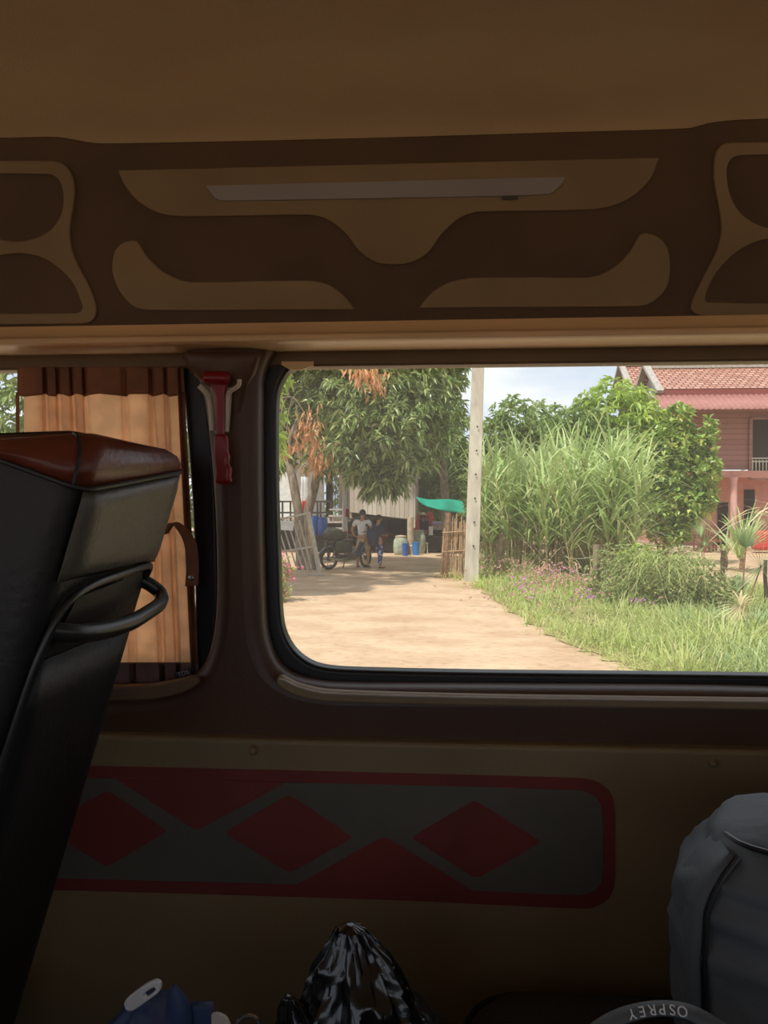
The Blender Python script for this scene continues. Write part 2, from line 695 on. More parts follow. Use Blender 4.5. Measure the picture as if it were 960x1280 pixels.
X0, X1 = -2.56, 2.17
zr = lambda py: ZA(py, 1.17, 480)
prof = [(1.19, zr(398)), (1.160, zr(403)), (1.154, zr(415)), (1.150, zr(417.5)), (1.148, zr(419))]
zu = .2365 + WZ
prof += [(1.136, zu + .010), (1.1345, zu + .006), (1.136, zu + .002), (1.140, zu + .0003), (1.148, zu), (1.19, zu + .003), (1.24, zu + .0075), (1.30, zu + .0125), (1.30, zu + .03), (1.215, zu + .03), (1.215, zr(398))]
hd = sweep('trim_2', M['header'], prof, X0, X1)
tag(hd, kind='structure')
zr2 = lambda py: ZA(py, 1.2, 480)
zs_ = lambda py: P(480, py, 1.272).z
prof = [(1.272, zs_(436)), (1.272, zs_(454)), (1.275, zs_(456.5)), (1.285, zs_(457)), (1.32, zs_(455)), (1.32, zs_(430)), (1.272, zs_(430))]
hs = sweep('trim_3', M['strip'], prof, X0, X1)
tag(hs, kind='structure')
# small lifted end of the header lining at the window's upper corner
mb = MB()
mb.grid([[P(352, 456, 1.235), P(362, 462, 1.235), P(375, 463, 1.235), P(392, 457, 1.235)], [P(352, 452, 1.235), P(362, 452, 1.235), P(375, 452, 1.235), P(392, 452, 1.235)]])
tag(mb.build('trim_4', M['header'], solid=.003), kind='structure')

# upper panel
upo = [(-1900, 205, 1), (-420, 176, 1), (0, 172), (70, 171), (100, 176), (125, 179), (300, 176), (500, 171), (700, 165), (860, 160), (890, 153), (930, 149), (1010, 147), (2300, 121, 1), (2300, 405, 1), (1400, 415, 1), (960, 419), (870, 417), (848, 413), (820, 410), (480, 414), (160, 419), (60, 426), (-420, 432, 1), (-1900, 450, 1)]
up = plate('trim_5', M['brown'], UP, [upo], 0.0, 0.02, bevel=.003, smooth_k=5)
tag(up, kind='structure')
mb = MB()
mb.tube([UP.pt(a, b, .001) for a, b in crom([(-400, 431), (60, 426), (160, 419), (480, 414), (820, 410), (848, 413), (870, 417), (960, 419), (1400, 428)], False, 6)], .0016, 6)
mb.build('edge_highlight', M['header'], up, smooth=True)  # tan tube painting in the highlight along the panel's lower edge
cen = [(147, 213, 1), (824, 197, 1), (813, 224), (786, 249), (745, 262), (600, 265), (576, 272), (553, 292), (536, 315), (515, 328), (487, 331), (465, 326), (447, 312), (432, 292), (410, 275), (385, 269), (235, 271), (200, 267), (173, 252), (156, 232)]
lens = [(257, 232, 1), (708, 221, 1), (700, 233), (685, 243), (540, 247), (275, 251), (265, 244)]
lw = [(162, 301), (172, 303), (183, 320), (201, 338), (225, 350), (245, 353), (385, 351), (412, 357), (432, 372), (444, 387, 1), (185, 388), (165, 382), (148, 362), (140, 338), (143, 315), (151, 305)]
rw = [(810, 292), (800, 294), (788, 314), (768, 334), (745, 345), (722, 347), (600, 347), (565, 352), (540, 366), (524, 385, 1), (800, 383), (820, 375), (834, 358), (838, 335), (835, 312), (825, 298)]
lin = [(-300, 202, 1), (60, 201), (80, 206), (91, 222), (93, 245), (87, 290), (92, 320), (112, 360), (120, 385), (115, 401), (98, 405), (-300, 407, 1)]
lh1 = [(-290, 218, 1), (60, 218), (74, 226), (79, 245), (76, 268), (62, 288), (40, 299), (15, 302), (-20, 296), (-290, 290, 1)]
lh2 = [(-290, 330, 1), (-20, 322), (25, 317), (58, 325), (88, 350), (102, 380), (101, 389), (90, 392), (-290, 393, 1)]
rin = [(1180, 176, 1), (930, 178), (905, 180), (895, 192), (893, 225), (902, 280), (897, 312), (880, 345), (866, 375), (865, 389), (880, 395), (1180, 399, 1)]
rh1 = [(1165, 192, 1), (935, 194), (917, 197), (909, 210), (912, 240), (925, 265), (950, 282), (985, 288), (1165, 290, 1)]
rh2 = [(1165, 300, 1), (985, 297), (950, 301), (920, 316), (895, 342), (882, 370), (885, 378), (1165, 382, 1)]
def shrink(loops, g):
    return loops
for lo_, nm in (([cen], 'cream_inlay'), ([lw], 'cream_inlay'), ([rw], 'cream_inlay'), ([lin, lh1, lh2], 'cream_inlay'), ([rin, rh1, rh2], 'cream_inlay')):
    plate(nm, M['inlay'], UP, lo_, 0.0045, 0.008, bevel=.0016, parent=up, smooth_k=5)
ls = plate('grey_lamp_lens', M['lens'], UP, [lens], 0.0075, 0.006, bevel=.0012, parent=up)
# dark scorch mark + small black catch under the lens
mb = MB()
q = UP.M @ Matrix.Translation(Vector(UP.uv(637, 247) + (0.006,)))
mb.box((0, 0, 0), (.022, .005, .006), )
for i in range(len(mb.v)):
    mb.v[i] = tuple(q @ Vector(mb.v[i]))
mb.build('lens_catch', M['blk_plastic'], up)

# ceiling lining: arc from the top of the upper panel over the camera to the other side
yt, zt_ = (1.075, UP.pt(480, 176).z)
mb = MB()
cp = [(1.14, zt_ - .03), (1.105, zt_ + .02), (1.055, zt_ + .048), (.98, zt_ + .082), (.86, zt_ + .115), (.7, zt_ + .15), (.45, zt_ + .18), (.1, zt_ + .2), (-.3, zt_ + .19), (-.6, zt_ + .15), (-.85, zt_ + .06), (-.98, zt_ - .1)]
cps = crom(cp, False, 5)
rows = []
for i in range(17):
    x = -2.6 + 4.8 * i / 16
    rows.append([Vector((x, a, b)) for a, b in cps])
mb.grid(rows)
cl = mb.build('ceiling', M['ceiling'], smooth='all', solid=.01)
tag(cl, kind='structure')

# lower panel and its inlaid vinyl
lp = plate('wall_front_lower', M['beige'], LOW, [[(-1900, 872, 1), (-520, 904, 1), (150, 920), (480, 928), (960, 939), (2300, 971, 1), (2300, 1700, 1), (-1900, 1480, 1)]], 0.0, 0.05, bevel=.007, res=4, smooth=True)
lp.name = 'trim_6'
tag(lp, kind='structure')
ro = [(-300, 948, 1), (145, 958), (480, 966), (725, 973), (752, 980), (767, 1000), (769, 1050), (768, 1105), (758, 1126), (732, 1136), (480, 1125), (75, 1113), (-300, 1104, 1)]
gr = [(-290, 964, 1), (145, 974), (480, 981), (715, 988), (738, 992), (751, 1006), (754, 1050), (753, 1098), (744, 1113), (722, 1119), (480, 1109), (75, 1098), (-290, 1089, 1)]
rb = plate('red_border', M['red'], LOW, [ro], 0.0015, 0.003, bevel=.0006, parent=lp, smooth_k=4)
gf = plate('grey_field', M['grey'], LOW, [gr], 0.0030, 0.003, bevel=.0006, parent=lp, smooth_k=4)
for dm in ([(130, 990), (138, 991), (206, 1037), (206, 1041), (136, 1082), (128, 1081), (58, 1036), (58, 1032)],
           [(356, 996), (366, 997), (438, 1045), (437, 1049), (367, 1089), (358, 1089), (284, 1043), (284, 1039)],
           [(589, 1003), (599, 1004), (674, 1051), (673, 1055), (600, 1096), (590, 1095), (517, 1049), (518, 1045)],
           [(-70, 985), (-62, 986), (-8, 1030), (-8, 1034), (-66, 1076), (-74, 1076), (-130, 1032), (-130, 1028)]):
    plate('red_diamond', M['red'], LOW, [dm], 0.0048, 0.003, bevel=.0008, parent=lp, smooth_k=3)
for dm in ([(142, 972, 1), (358, 978, 1), (250, 1036), (243, 1037)], [(368, 1108, 1), (474, 1049), (486, 1049), (594, 1116, 1)], [(-60, 1096, 1), (30, 1040), (38, 1040), (60, 1100, 1)]):
    plate('red_triangle', M['red'], LOW, [dm], 0.0048, 0.003, bevel=.0008, parent=lp, smooth_k=3)
for (sx, sy, r_) in ((317, 937, .0085), (890, 953, .0065)):
    mb = MB()
    c = LOW.pt(sx, sy, 0)
    mb.lathe([(r_, -.002), (r_ * .95, .004), (r_ * .75, .0085), (r_ * .4, .011), (r_ * .1, .0115)], c, 14, axis='Y')
    mb.build('round_screw_cap', M['beige'], lp, smooth=True)

# sill strip under the big window
sr = plate('trim_7', M['inlay'], WALL, [[(346, 848), (352, 846), (372, 856), (410, 864), (600, 870), (960, 875), (1240, 880, 1), (1240, 894, 1), (960, 888), (600, 883), (410, 878), (368, 870), (347, 857)]], 0.016, 0.02, bevel=.004, res=3, smooth=True)
tag(sr, kind='structure')
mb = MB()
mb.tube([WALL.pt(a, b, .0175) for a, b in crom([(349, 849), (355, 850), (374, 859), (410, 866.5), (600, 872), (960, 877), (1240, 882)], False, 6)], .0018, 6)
mb.build('edge_highlight', M['clip'], sr, smooth=True)  # pale tube drawn as the bright highlight line on the strip's upper edge
# same strip below the curtained window
sr2 = plate('trim_8', M['strip'], WALL, [[(243, 846), (246, 856), (225, 868), (180, 876), (60, 878), (-280, 880, 1), (-280, 862, 1), (60, 858), (180, 857), (222, 850)]], 0.014, 0.02, bevel=.004, res=3, smooth=True)
tag(sr2, kind='structure')
# faint moulded rectangle low on the pillar
# --- rest of the shell
def slab(name, c, s, m):
    o = MB().box(c, s).build(name, m)
    return tag(o, kind='structure')
slab('floor', (-.2, .125, .72), (4.8, 2.3, .06), M['floor'])
zc = zt_
# outer skin around the side window wall (outside)
M['skin'] = mat('white_body_paint', srgb(215, 215, 210), .3)
slab('wall_front_skin', (-.2, 1.29, 1.06), (4.8, .04, .74), M['skin']).name = 'trim_9'
slab('x', (-.2, 1.27, 2.33), (4.8, .05, .36), M['skin']).name = 'trim_10'
slab('wall_front_end', (-1.75, 1.27, 1.7), (1.7, .05, .6), M['skin']).name = 'trim_11'
slab('wall_front_end', (1.9, 1.27, 1.7), (.6, .05, .6), M['skin']).name = 'trim_12'
# opposite side wall with its window band
slab('wall_back', (-.2, -1.0, 1.15), (4.8, .05, .86), M['trim'])
slab('x', (-.2, -1.0, 2.37), (4.8, .05, .4), M['trim']).name = 'trim_13'
for i, x in enumerate((-2.5, -1.35, .15, 1.35, 2.1)):
    slab('x', (x, -1.0, 1.87), (.14, .05, .6), M['trim']).name = 'trim_%d' % (14 + i)
# rear end wall and bulkhead with windscreen opening
slab('wall_right', (2.2, .13, 1.3), (.05, 2.35, 1.2), M['trim'])
slab('x', (2.2, .13, 2.45), (.05, 2.35, .3), M['trim']).name = 'trim_20'
slab('wall_left', (-2.6, .13, 1.2), (.05, 2.35, 1.0), M['trim'])
slab('x', (-2.6, .13, 2.5), (.05, 2.35, .3), M['trim']).name = 'trim_21'

# ---------------------------------------------------------------- emergency hammer and its holder
HP = Plane((1.21, WZ), (1.21, WZ + 1))
hb = HP.pt(276, 605, .02)
hh = thing('hammer_holder', HP.pt(276, 500, .004), 'pale plastic clip on the brown window pillar holding the red hammer', 'bracket')
plate('clip_plate', M['clip'], HP, [[(262, 484, 1), (290, 484, 1), (286, 540, 1), (268, 540, 1)]], .004, .004, bevel=.001, parent=hh)
mb = MB()
mb.tube(crom3([HP.pt(299, 474, .024), HP.pt(298, 482, .022), HP.pt(287, 490, .018), HP.pt(284, 500, .014), HP.pt(283, 539, .010)], 4), .0036, 8, flat=1.6)
mb.build('clip_arm', M['clip'], hh, smooth=True)
mb = MB()
mb.tube(crom3([HP.pt(249, 482, .020), HP.pt(256, 489, .018), HP.pt(262, 500, .012), HP.pt(266, 538, .010)], 4), .0028, 8, flat=1.6)
mb.build('clip_arm', M['clip'], hh, smooth=True)
hm = thing('emergency_hammer', hb, 'red plastic window-breaking hammer clipped to the brown pillar', 'hammer')
mb = MB()
a, b = HP.pt(254, 472, .026), HP.pt(287, 473, .026)
d = b - a
mb.tube([a, a + d * .08, a + d * .1, a + d * .9, a + d * .92, b], [.006, .009, .0105, .0105, .009, .006], 14)
mb.build('hammer_head', M['ham_red'], hm, smooth=True)
plate('shaft', M['ham_red'], HP, [[(259, 476, 1), (285, 476, 1), (280, 495), (279, 546, 1), (269, 546, 1), (268, 495)]], .026, .012, bevel=.004, parent=hm, smooth=True)
plate('grip', M['ham_red'], HP, [[(268, 543), (281, 543), (284, 556), (284, 564), (286, 571), (285, 579), (288, 586), (287, 596), (288, 601), (283, 605), (271, 605), (267, 601), (268, 590), (266, 575), (266, 560)]], .028, .016, bevel=.006, parent=hm, res=3, smooth=True)

# ---------------------------------------------------------------- curtain
CP = Plane((1.262, WZ), (1.262, WZ + 1))
cu = thing('window_curtain', CP.pt(125, 858), 'pleated cream curtain with brown top band, drawn over the left window', 'curtain')
folds = [(22, -.4), (30, .5), (52, .55), (56, -1), (60, .6), (68, .4), (71, -1), (76, .7), (85, .4), (88, -1), (93, .7), (101, .4), (104, -1), (110, .6), (122, .5), (150, .35), (157, -.5), (160, .5), (184, .3), (189, -1), (193, .5), (203, .3), (206, -.9), (210, .4), (221, .3), (224, -.6), (229, .1)]
def fold(i, t, amp=.016):
    px, d = folds[i]
    k = max(0, 1 - abs(px - 88) / 60)
    shift = t * 22 * k + t * (8 if px > 120 else 0) + t * (12 * max(0, (px - 120) / 110))
    pw = px + shift
    return pw, d * amp * (0.7 + .5 * t)
def curt(name, y0, y1, m, off, par, i0=0, i1=None, ny=10, amp=.016):
    mb = MB()
    rows = []
    for j in range(ny + 1):
        py = y0 + (y1 - y0) * j / ny
        t = (py - 458) / 400
        row = []
        for i in range(i0, i1 or len(folds)):
            pw, d = fold(i, t, amp)
            row.append(CP.pt(pw, py + 2 * math.sin(i * 1.7) * (j == ny and y1 < 600), off + d))
        rows.append(row)
    mb.grid(rows)
    return mb.build(name, m, par, smooth=True, solid=.0012)
cb = curt('curtain_cloth', 463, 846, M['curtain'], 0, cu, 1)
curt('top_band', 459, 494, M['band'], .003, cu, 0)
curt('bottom_band', 828, 856, M['hem'], .003, cu, 1)
curt('side_border', 490, 830, M['band'], .004, cu, len(folds) - 3, None)
mb = MB()
e = [CP.pt(24 + t * 3, 490 + 340 * t, -.001) for t in (0, .5, 1)]
e2 = [p + Vector((-.006, 0, 0)) for p in e]
mb.grid([e, e2])
mb.build('side_border', M['band'], cu, solid=.001)
# tie strap with snap
tb = thing('curtain_tieback', CP.pt(240, 733, .03), 'brown fabric tie strap with a snap button hanging beside the cream curtain', 'strap')
mb = MB()
pl_ = crom3([CP.pt(207, 668, .035), CP.pt(216, 655, .045), CP.pt(228, 662, .05), CP.pt(238, 680, .05), CP.pt(241, 705, .048), CP.pt(240, 733, .045)], 5)
wd = np.interp(np.linspace(0, 1, len(pl_)), [0, .3, .6, 1], [.006, .008, .010, .011])
mb.grid([[p + Vector((-w, 0, 0)) for p, w in zip(pl_, wd)], [p + Vector((w * .9, 0, .002)) for p, w in zip(pl_, wd)]])
mb.build('strap', M['band'], tb, smooth=True, solid=.003)
mb = MB()
mb.lathe([(.0045, 0), (.0045, .002), (.003, .003), (.0015, .0015)], CP.pt(239.5, 722, .0475), 14, axis='Y')
mb.build('snap_button', M['chrome'], tb, smooth=True)
# dark woven label at the bottom corner of the curtain
lb = plate('woven_label', M['pack_dk'], CP, [[(217, 842, 1), (238, 834, 1), (240, 841, 1), (220, 850, 1)]], .024, .0015, parent=cu)

def text(body, size, m, mw, name, parent=None, extrude=.0004):
    cu_ = bpy.data.curves.new(name, 'FONT')
    cu_.body = body
    cu_.size = size
    cu_.align_x = 'CENTER'
    cu_.align_y = 'CENTER'
    cu_.extrude = extrude
    o = bpy.data.objects.new('tmp', cu_)
    COL.objects.link(o)
    bpy.context.view_layer.update()
    me = bpy.data.meshes.new_from_object(o.evaluated_get(bpy.context.evaluated_depsgraph_get()))
    bpy.data.objects.remove(o)
    me.materials.clear()
    me.transform(mw)
    return link_mesh(me, name, m, parent, True)
mw = Matrix.Translation(CP.pt(229, 842, .0255)) @ CP.M.to_3x3().to_4x4() @ Matrix.Rotation(R(20), 4, 'Z')
text('TDS', .011, M['lens'], mw, 'label_lettering', cu)

# ---------------------------------------------------------------- reclined seat at left
lean = R(17)
SO = Vector((-0.380, 0, WZ + .0))            # rear surface line at eye height
sup = Vector((math.sin(lean), 0, math.cos(lean)))   # up along backrest
srr = Vector((math.cos(lean), 0, -math.sin(lean)))  # towards the rear
def sp_(n, y, s):
    return SO + srr * n + Vector((0, y, 0)) + sup * s
seat = thing('reclined_bus_seat', (-.75, .87, .75), 'black leather bus seat with a brown leather top, reclined in front at left', 'bus seat')
def ring(s, n0, n1, y0, y1, rad, k=5):
    pts = []
    for cx, cy, a0 in ((n1 - rad, y1 - rad, 0), (n0 + rad, y1 - rad, 90), (n0 + rad, y0 + rad, 180), (n1 - rad, y0 + rad, 270)):
        for j in range(k + 1):
            a = R(a0 + 90 * j / k)
            pts.append((cx + rad * math.cos(a), cy + rad * math.sin(a)))
    return pts
def loft(secs, crownf=lambda n, y, s: s):
    rows = []
    for (s, n0, n1, y0, y1, rad) in secs:
        rows.append([sp_(n, y, crownf(n, y, s)) for n, y in ring(s, n0, n1, y0, y1, rad)])
    return rows
Y0, Y1 = .785, 1.09
def crn(n, y):
    t = (y - .90) / .2
    return -.012 * t * t * (1 if t > 0 else .5)
def seam(n, y):
    return .012 + .007 * min(1, max(0, -n / .08)) + .034 * min(1, max(0, (y - Y0) / (Y1 - Y0)))
body = [(-.95, -.14, -.01, Y0 + .01, Y1 - .01, .03), (-.6, -.15, -.01, Y0, Y1, .03), (-.3, -.16, -.004, Y0, Y1, .03), (-.12, -.165, -.002, Y0, Y1, .03), (-.05, -.165, -.003, Y0 + .002, Y1 - .002, .03), (0, -.162, -.004, Y0 + .004, Y1 - .004, .03)]
mb = MB()
rows = loft(body, lambda n, y, s: seam(n, y) - .003 if s == 0 else s)
mb.grid(rows, closed=True)
nn = len(rows[0])
mb.f.append(tuple(range(nn))[::-1])
mb.f.append(tuple((len(rows) - 1) * nn + k for k in range(nn)))
mb.build('backrest', M['blk_leather'], seat, smooth=True)
# brown cap
cap = [(0, -.166, .003, Y0 - .002, Y1 + .002, .032), (.3, -.166, .003, Y0 - .002, Y1 + .001, .034), (.6, -.162, -.003, Y0 + .004, Y1 - .006, .036), (.82, -.152, -.014, Y0 + .016, Y1 - .022, .036), (.95, -.132, -.034, Y0 + .042, Y1 - .055, .03), (1.0, -.095, -.072, Y0 + .11, Y1 - .13, .01)]
mb = MB()
rows = loft(cap, lambda n, y, s: seam(n, y) * (1 - s) + (.086 + .42 * n + crn(n, y)) * s)
mb.grid(rows, closed=True)
mb.f.append(tuple(range(nn))[::-1])
mb.f.append(tuple((len(rows) - 1) * nn + k for k in range(nn)))
mb.build('brown_top_cap', M['leather'], seat, smooth='all')
# piping seam around the cap, and the seam running over it
mb = MB()
mb.tube([sp_(n * 1.01 + .001, y, seam(n, y) - .001) for n, y in ring(0, -.168, .004, Y0 - .003, Y1 + .003, .033)], .0028, 6, closed=True)
mb.tube([rows[i][20] + Vector((.0008, -.0008, .0004)) for i in range(5)], .0022, 6)
mb.build('piping', M['blk_leather'], seat, smooth=True)
def rear_patch(s0, s1, y0, y1, n_out, th, m, name, rs=6, edge=.018):
    mb = MB()
    rows = []
    K = 12
    for i in range(K + 1):
        row = []
        for j in range(K + 1):
            u, v = i / K, j / K
            y = y0 + (y1 - y0) * v
            sb = (s1 if s1 < -.05 else seam(0, y) - .004)
            s = s0 + (sb - s0) * u
            e = min(u * (sb - s0), (1 - u) * (sb - s0), v * (y1 - y0), (1 - v) * (y1 - y0))
            n = n_out * (1 - max(0, 1 - e / edge) ** 2)
            row.append(sp_(n, y, s))
        rows.append(row)
    mb.grid(rows)
    return mb.build(name, m, seat, smooth='all', solid=.002)
rear_patch(-.092, 0, Y0 + .012, Y1 - .012, .010, .01, M['gry_leather'], 'rear_upper_pad')
# moulded grip frame under the pad + recess + grab handle
mb = MB()
q = [sp_(.003, Y0 + .005, -.42), sp_(.004, Y0 + .010, -.26), sp_(.006, Y0 + .018, -.165), sp_(.009, Y0 + .04, -.118), sp_(.011, Y0 + .09, -.102), sp_(.012, .95, -.096), sp_(.011, Y1 - .06, -.093), sp_(.008, Y1 - .035, -.098), sp_(.003, Y1 - .026, -.115)]
mb.tube([p - srr * .004 for p in crom3(q, 6)], .005, 8)
mb.build('handle_frame', M['blk_plastic'], seat, smooth='all')
mb = MB()
mb.prism([sp_(.002, Y0 + .035, -.17), sp_(.002, Y0 + .06, -.115), sp_(.002, Y1 - .12, -.107), sp_(.002, Y1 - .13, -.15)], srr * .003)
mb.build('handle_recess', M['rubber'], seat)
mb = MB()
q = [sp_(-.004, Y0 + .03, -.150), sp_(.016, Y0 + .05, -.152), sp_(.030, Y0 + .10, -.153), sp_(.036, .95, -.152), sp_(.036, Y1 - .09, -.148), sp_(.033, Y1 - .035, -.142), sp_(.022, Y1 - .012, -.134), sp_(.004, Y1 - .014, -.126), sp_(-.012, Y1 - .02, -.122)]
mb.tube(crom3(q, 6), .0095, 10, flat=1.15)
mb.build('grab_handle', M['blk_plastic'], seat, smooth='all')
rear_patch(-.90, -.185, Y0 + .02, Y1 - .03, .006, .01, M['blk_leather'], 'rear_lower_pad')
# cushion, base and legs of this seat (mostly outside the frame)
mb = MB()
mb.box((-.98, .93, 1.14), (.52, .40, .13))
mb.build('seat_cushion', M['blk_leather'], seat, bevel=.035)
mb = MB()
mb.box((-.95, .93, 1.05), (.44, .36, .05))
mb.build('seat_base', M['blk_plastic'], seat)
for lx in (-1.12, -.78):
    for ly in (.79, 1.07):
        MB().box((lx, ly, .885), (.035, .035, .27)).build('leg', M['blk_plastic'], seat)

# ---------------------------------------------------------------- bench seat of the camera's row
bench = thing('bus_bench_seat', (.42, .72, .75), 'dark woven bus seat cushion below the beige side panel', 'bus seat')
mb = MB()
rows = []
for z, g in ((1.06, .0), (1.10, .0), (1.165, .004), (1.185, .018), (1.192, .05)):
    y0, y1, x0, x1 = .32 + g, 1.135 - g, .035 + g, .62 - g
    rad = .09 - g * .4
    pts = []
    for cx, cy, a0 in ((x1 - rad, y1 - rad, 0), (x0 + rad, y1 - rad, 90), (x0 + rad, y0 + rad, 180), (x1 - rad, y0 + rad, 270)):
        for j in range(6):
            a = R(a0 + 90 * j / 5)
            pts.append(Vector((cx + rad * math.cos(a), cy + rad * math.sin(a), z)))
    rows.append(pts)
mb.grid(rows, closed=True)
n = len(rows[0])
mb.f.append(tuple(range(n))[::-1])
mb.f.append(tuple((len(rows) - 1) * n + k for k in range(n)))
mb.build('cushion', M['seat_cloth'], bench, smooth='all')
mb = MB()
mb.tube([p + Vector((0, 0, .006)) for p in [Vector(v) for v in rows[2]]], .005, 6, closed=True)
mb.build('piping', M['blk_leather'], bench, smooth=True)
MB().box((.33, .73, 1.035), (.5, .76, .05)).build('seat_pan', M['blk_plastic'], bench)
for lx in (.15, .55):
    for ly in (.42, 1.04):
        MB().box((lx, ly, .88), (.04, .04, .26)).build('leg', M['blk_plastic'], bench)
mb = MB()
mb.box((.82, .73, 1.45), (.13, .8, .8), (0, R(15), 0))
mb.build('backrest', M['blk_leather'], bench, bevel=.04)

from mathutils import noise as mn
def blob(secs, n=56, m=44, amp=.012, sc=14, seed=0, power=2.0, ridge=True, stretch=(1, 1, 1), amp2=0):
    """loft through (z,cx,cy,rx,ry) sections with creased cloth / film relief"""
    S = np.array(secs, float)
    t0 = np.linspace(0, 1, len(S))
    rows = []
    off = Vector((seed * 3.7, seed * 1.3, seed * 2.1))
    for i in range(m + 1):
        t = i / m
        z, cx, cy, rx, ry = [float(np.interp(t, t0, S[:, k])) for k in range(5)]
        row = []
        for k in range(n):
            a = 2 * PI * k / n
            c_, s_ = math.cos(a), math.sin(a)
            e = 2 / power
            d = Vector((rx * math.copysign(abs(c_) ** e, c_), ry * math.copysign(abs(s_) ** e, s_), 0))
            q = Vector((c_ * .12 * stretch[0], s_ * .12 * stretch[1], z * stretch[2])) * sc + off
            v = mn.noise(q)
            w = (1 - 2.2 * abs(v)) if ridge else v
            w2 = mn.noise(q * 2.3 + off)
            w2 = (1 - 2.2 * abs(w2)) if ridge else w2
            l = d.length or 1
            u = d / l
            row.append(Vector((cx, cy, z)) + d + u * min(1, l * 25) * (amp * w + amp2 * w2))
        rows.append(row)
    return closed_loft(rows)
# ---------------------------------------------------------------- grey backpack on the bench
def fabric_body(secs, n=28, power=2.6, wr=.0):
    """secs: (z, cx, cy, rx, ry, tilt) superellipse rings"""
    rows = []
    for i, (z, cx, cy, rx, ry) in enumerate(secs):
        row = []
        for k in range(n):
            a = 2 * PI * k / n
            c_, s_ = math.cos(a), math.sin(a)
            e = 2 / power
            x = rx * math.copysign(abs(c_) ** e, c_)
            y = ry * math.copysign(abs(s_) ** e, s_)
            w = 1 + wr * math.sin(z * 95 + 3 * x * 60 + a * 2) * .5 + wr * math.sin(z * 160 - a * 3)
            row.append(Vector((cx + x * w, cy + y * w, z)))
        rows.append(row)
    return rows
def closed_loft(rows):
    mb = MB()
    mb.grid(rows, closed=True)
    n = len(rows[0])
    mb.f.append(tuple(range(n))[::-1])
    mb.f.append(tuple((len(rows) - 1) * n + k for k in range(n)))
    return mb
bp = thing('grey_backpack', (.46, .84, 1.192), 'charcoal grey nylon backpack standing at the right on the seat', 'backpack')
secs = []
for z, cx, rx, ry in ((1.192, .455, .135, .10), (1.22, .455, .16, .125), (1.28, .45, .172, .14), (1.36, .45, .180, .146), (1.43, .45, .182, .146), (1.49, .452, .178, .138), (1.53, .458, .166, .122), (1.555, .465, .145, .095), (1.568, .475, .11, .06), (1.573, .485, .05, .03)):
    secs.append((z if z < 1.3 else 1.3 + (z - 1.3) * .93, cx, .86, rx * (.93 if z > 1.5 else .97), ry))
mb = blob(secs, 90, 60, .0075, 9, 2, 2.8, True, (1.1, 1.1, 2.6), .003)
mb.build('pack_body', M['pack'], bp, smooth='all')
def on_pack(u, z, out=.004):
    """point on the pack's front: u -1..1 across"""
    r_ = np.interp(z, [s[0] for s in secs], [s[3] for s in secs])
    ry = np.interp(z, [s[0] for s in secs], [s[4] for s in secs])
    cx = np.interp(z, [s[0] for s in secs], [s[1] for s in secs])
    e = 1 / 2.8
    x = max(-1, min(1, u)) * r_
    y = ry * (1 - abs(x / r_) ** 2.8) ** e
    return Vector((cx + x * 1.01, .86 - y - out, z))
# side panel strip (left), seams, top seam, zip pull
ss = np.linspace(1.215, 1.525, 18)
mb = MB()
mb.grid([[on_pack(-.985, z, .008) for z in ss], [on_pack(-.86, z, .014) for z in ss], [on_pack(-.83 + .05 * math.sin((z - 1.2) * 9), z, .010) for z in ss]])
mb.build('side_panel', M['pack'], bp, smooth='all', solid=.004)
mb = MB()
mb.tube([on_pack(-.81 + .05 * math.sin((z - 1.2) * 9), z, .011) for z in ss], .0028, 6)
mb.build('seam', M['rubber'], bp, smooth=True)
mb = MB()
mb.tube([on_pack(u, 1.538 - .014 * (u + .3) ** 2, .011) for u in np.linspace(-.96, .95, 22)], .003, 6)
mb.build('top_zip', M['rubber'], bp, smooth=True)
mb = MB()
mb.tube(crom3([Vector((.40, .79, 1.55)), Vector((.42, .79, 1.566)), Vector((.49, .79, 1.568)), Vector((.51, .79, 1.55))], 5), .005, 8, flat=1.6)
mb.build('haul_loop', M['pack_dk'], bp, smooth='all')
mb = MB()
mb.tube(crom3([on_pack(.2, 1.26, .012), on_pack(.02, 1.245, .03), on_pack(-.05, 1.22, .03)], 5), .011, 8, flat=.5)
mb.build('compression_strap', M['pack_dk'], bp, smooth='all')
mb = MB()
mb.box(on_pack(-.12, 1.262, .024), (.012, .006, .024), (0, .5, 0))
mb.build('strap_buckle', M['chrome'], bp, bevel=.002)
mb = MB()
mb.tube(crom3([on_pack(.68, 1.52, .014), on_pack(.72, 1.42, .028), on_pack(.70, 1.30, .03), on_pack(.5, 1.22, .02)], 6), .022, 10, flat=.35)
mb.build('shoulder_strap', M['pack_dk'], bp, smooth='all')

bp.rotation_euler = (0, 0, R(-24))
bp.location = (.452, .845, 1.192)
# ---------------------------------------------------------------- black pack near the camera with printed rim
bk = thing('black_backpack', (.185, .55, 1.192), 'black backpack with a curved grey rim band lettered in white, bottom edge of the photo', 'backpack')
cxk, cyk = .185, .56
secs2 = [(1.192, cxk, cyk, .11, .09), (1.23, cxk, cyk, .125, .10), (1.34, cxk, cyk, .13, .105), (1.41, cxk, cyk, .118, .09), (1.445, cxk, cyk, .10, .07), (1.462, cxk, cyk, .07, .045), (1.468, cxk, cyk, .02, .02)]
closed_loft(fabric_body(secs2, 30, 2.4, .01)).build('pack_body', M['pack_dk'], bk, smooth='all')
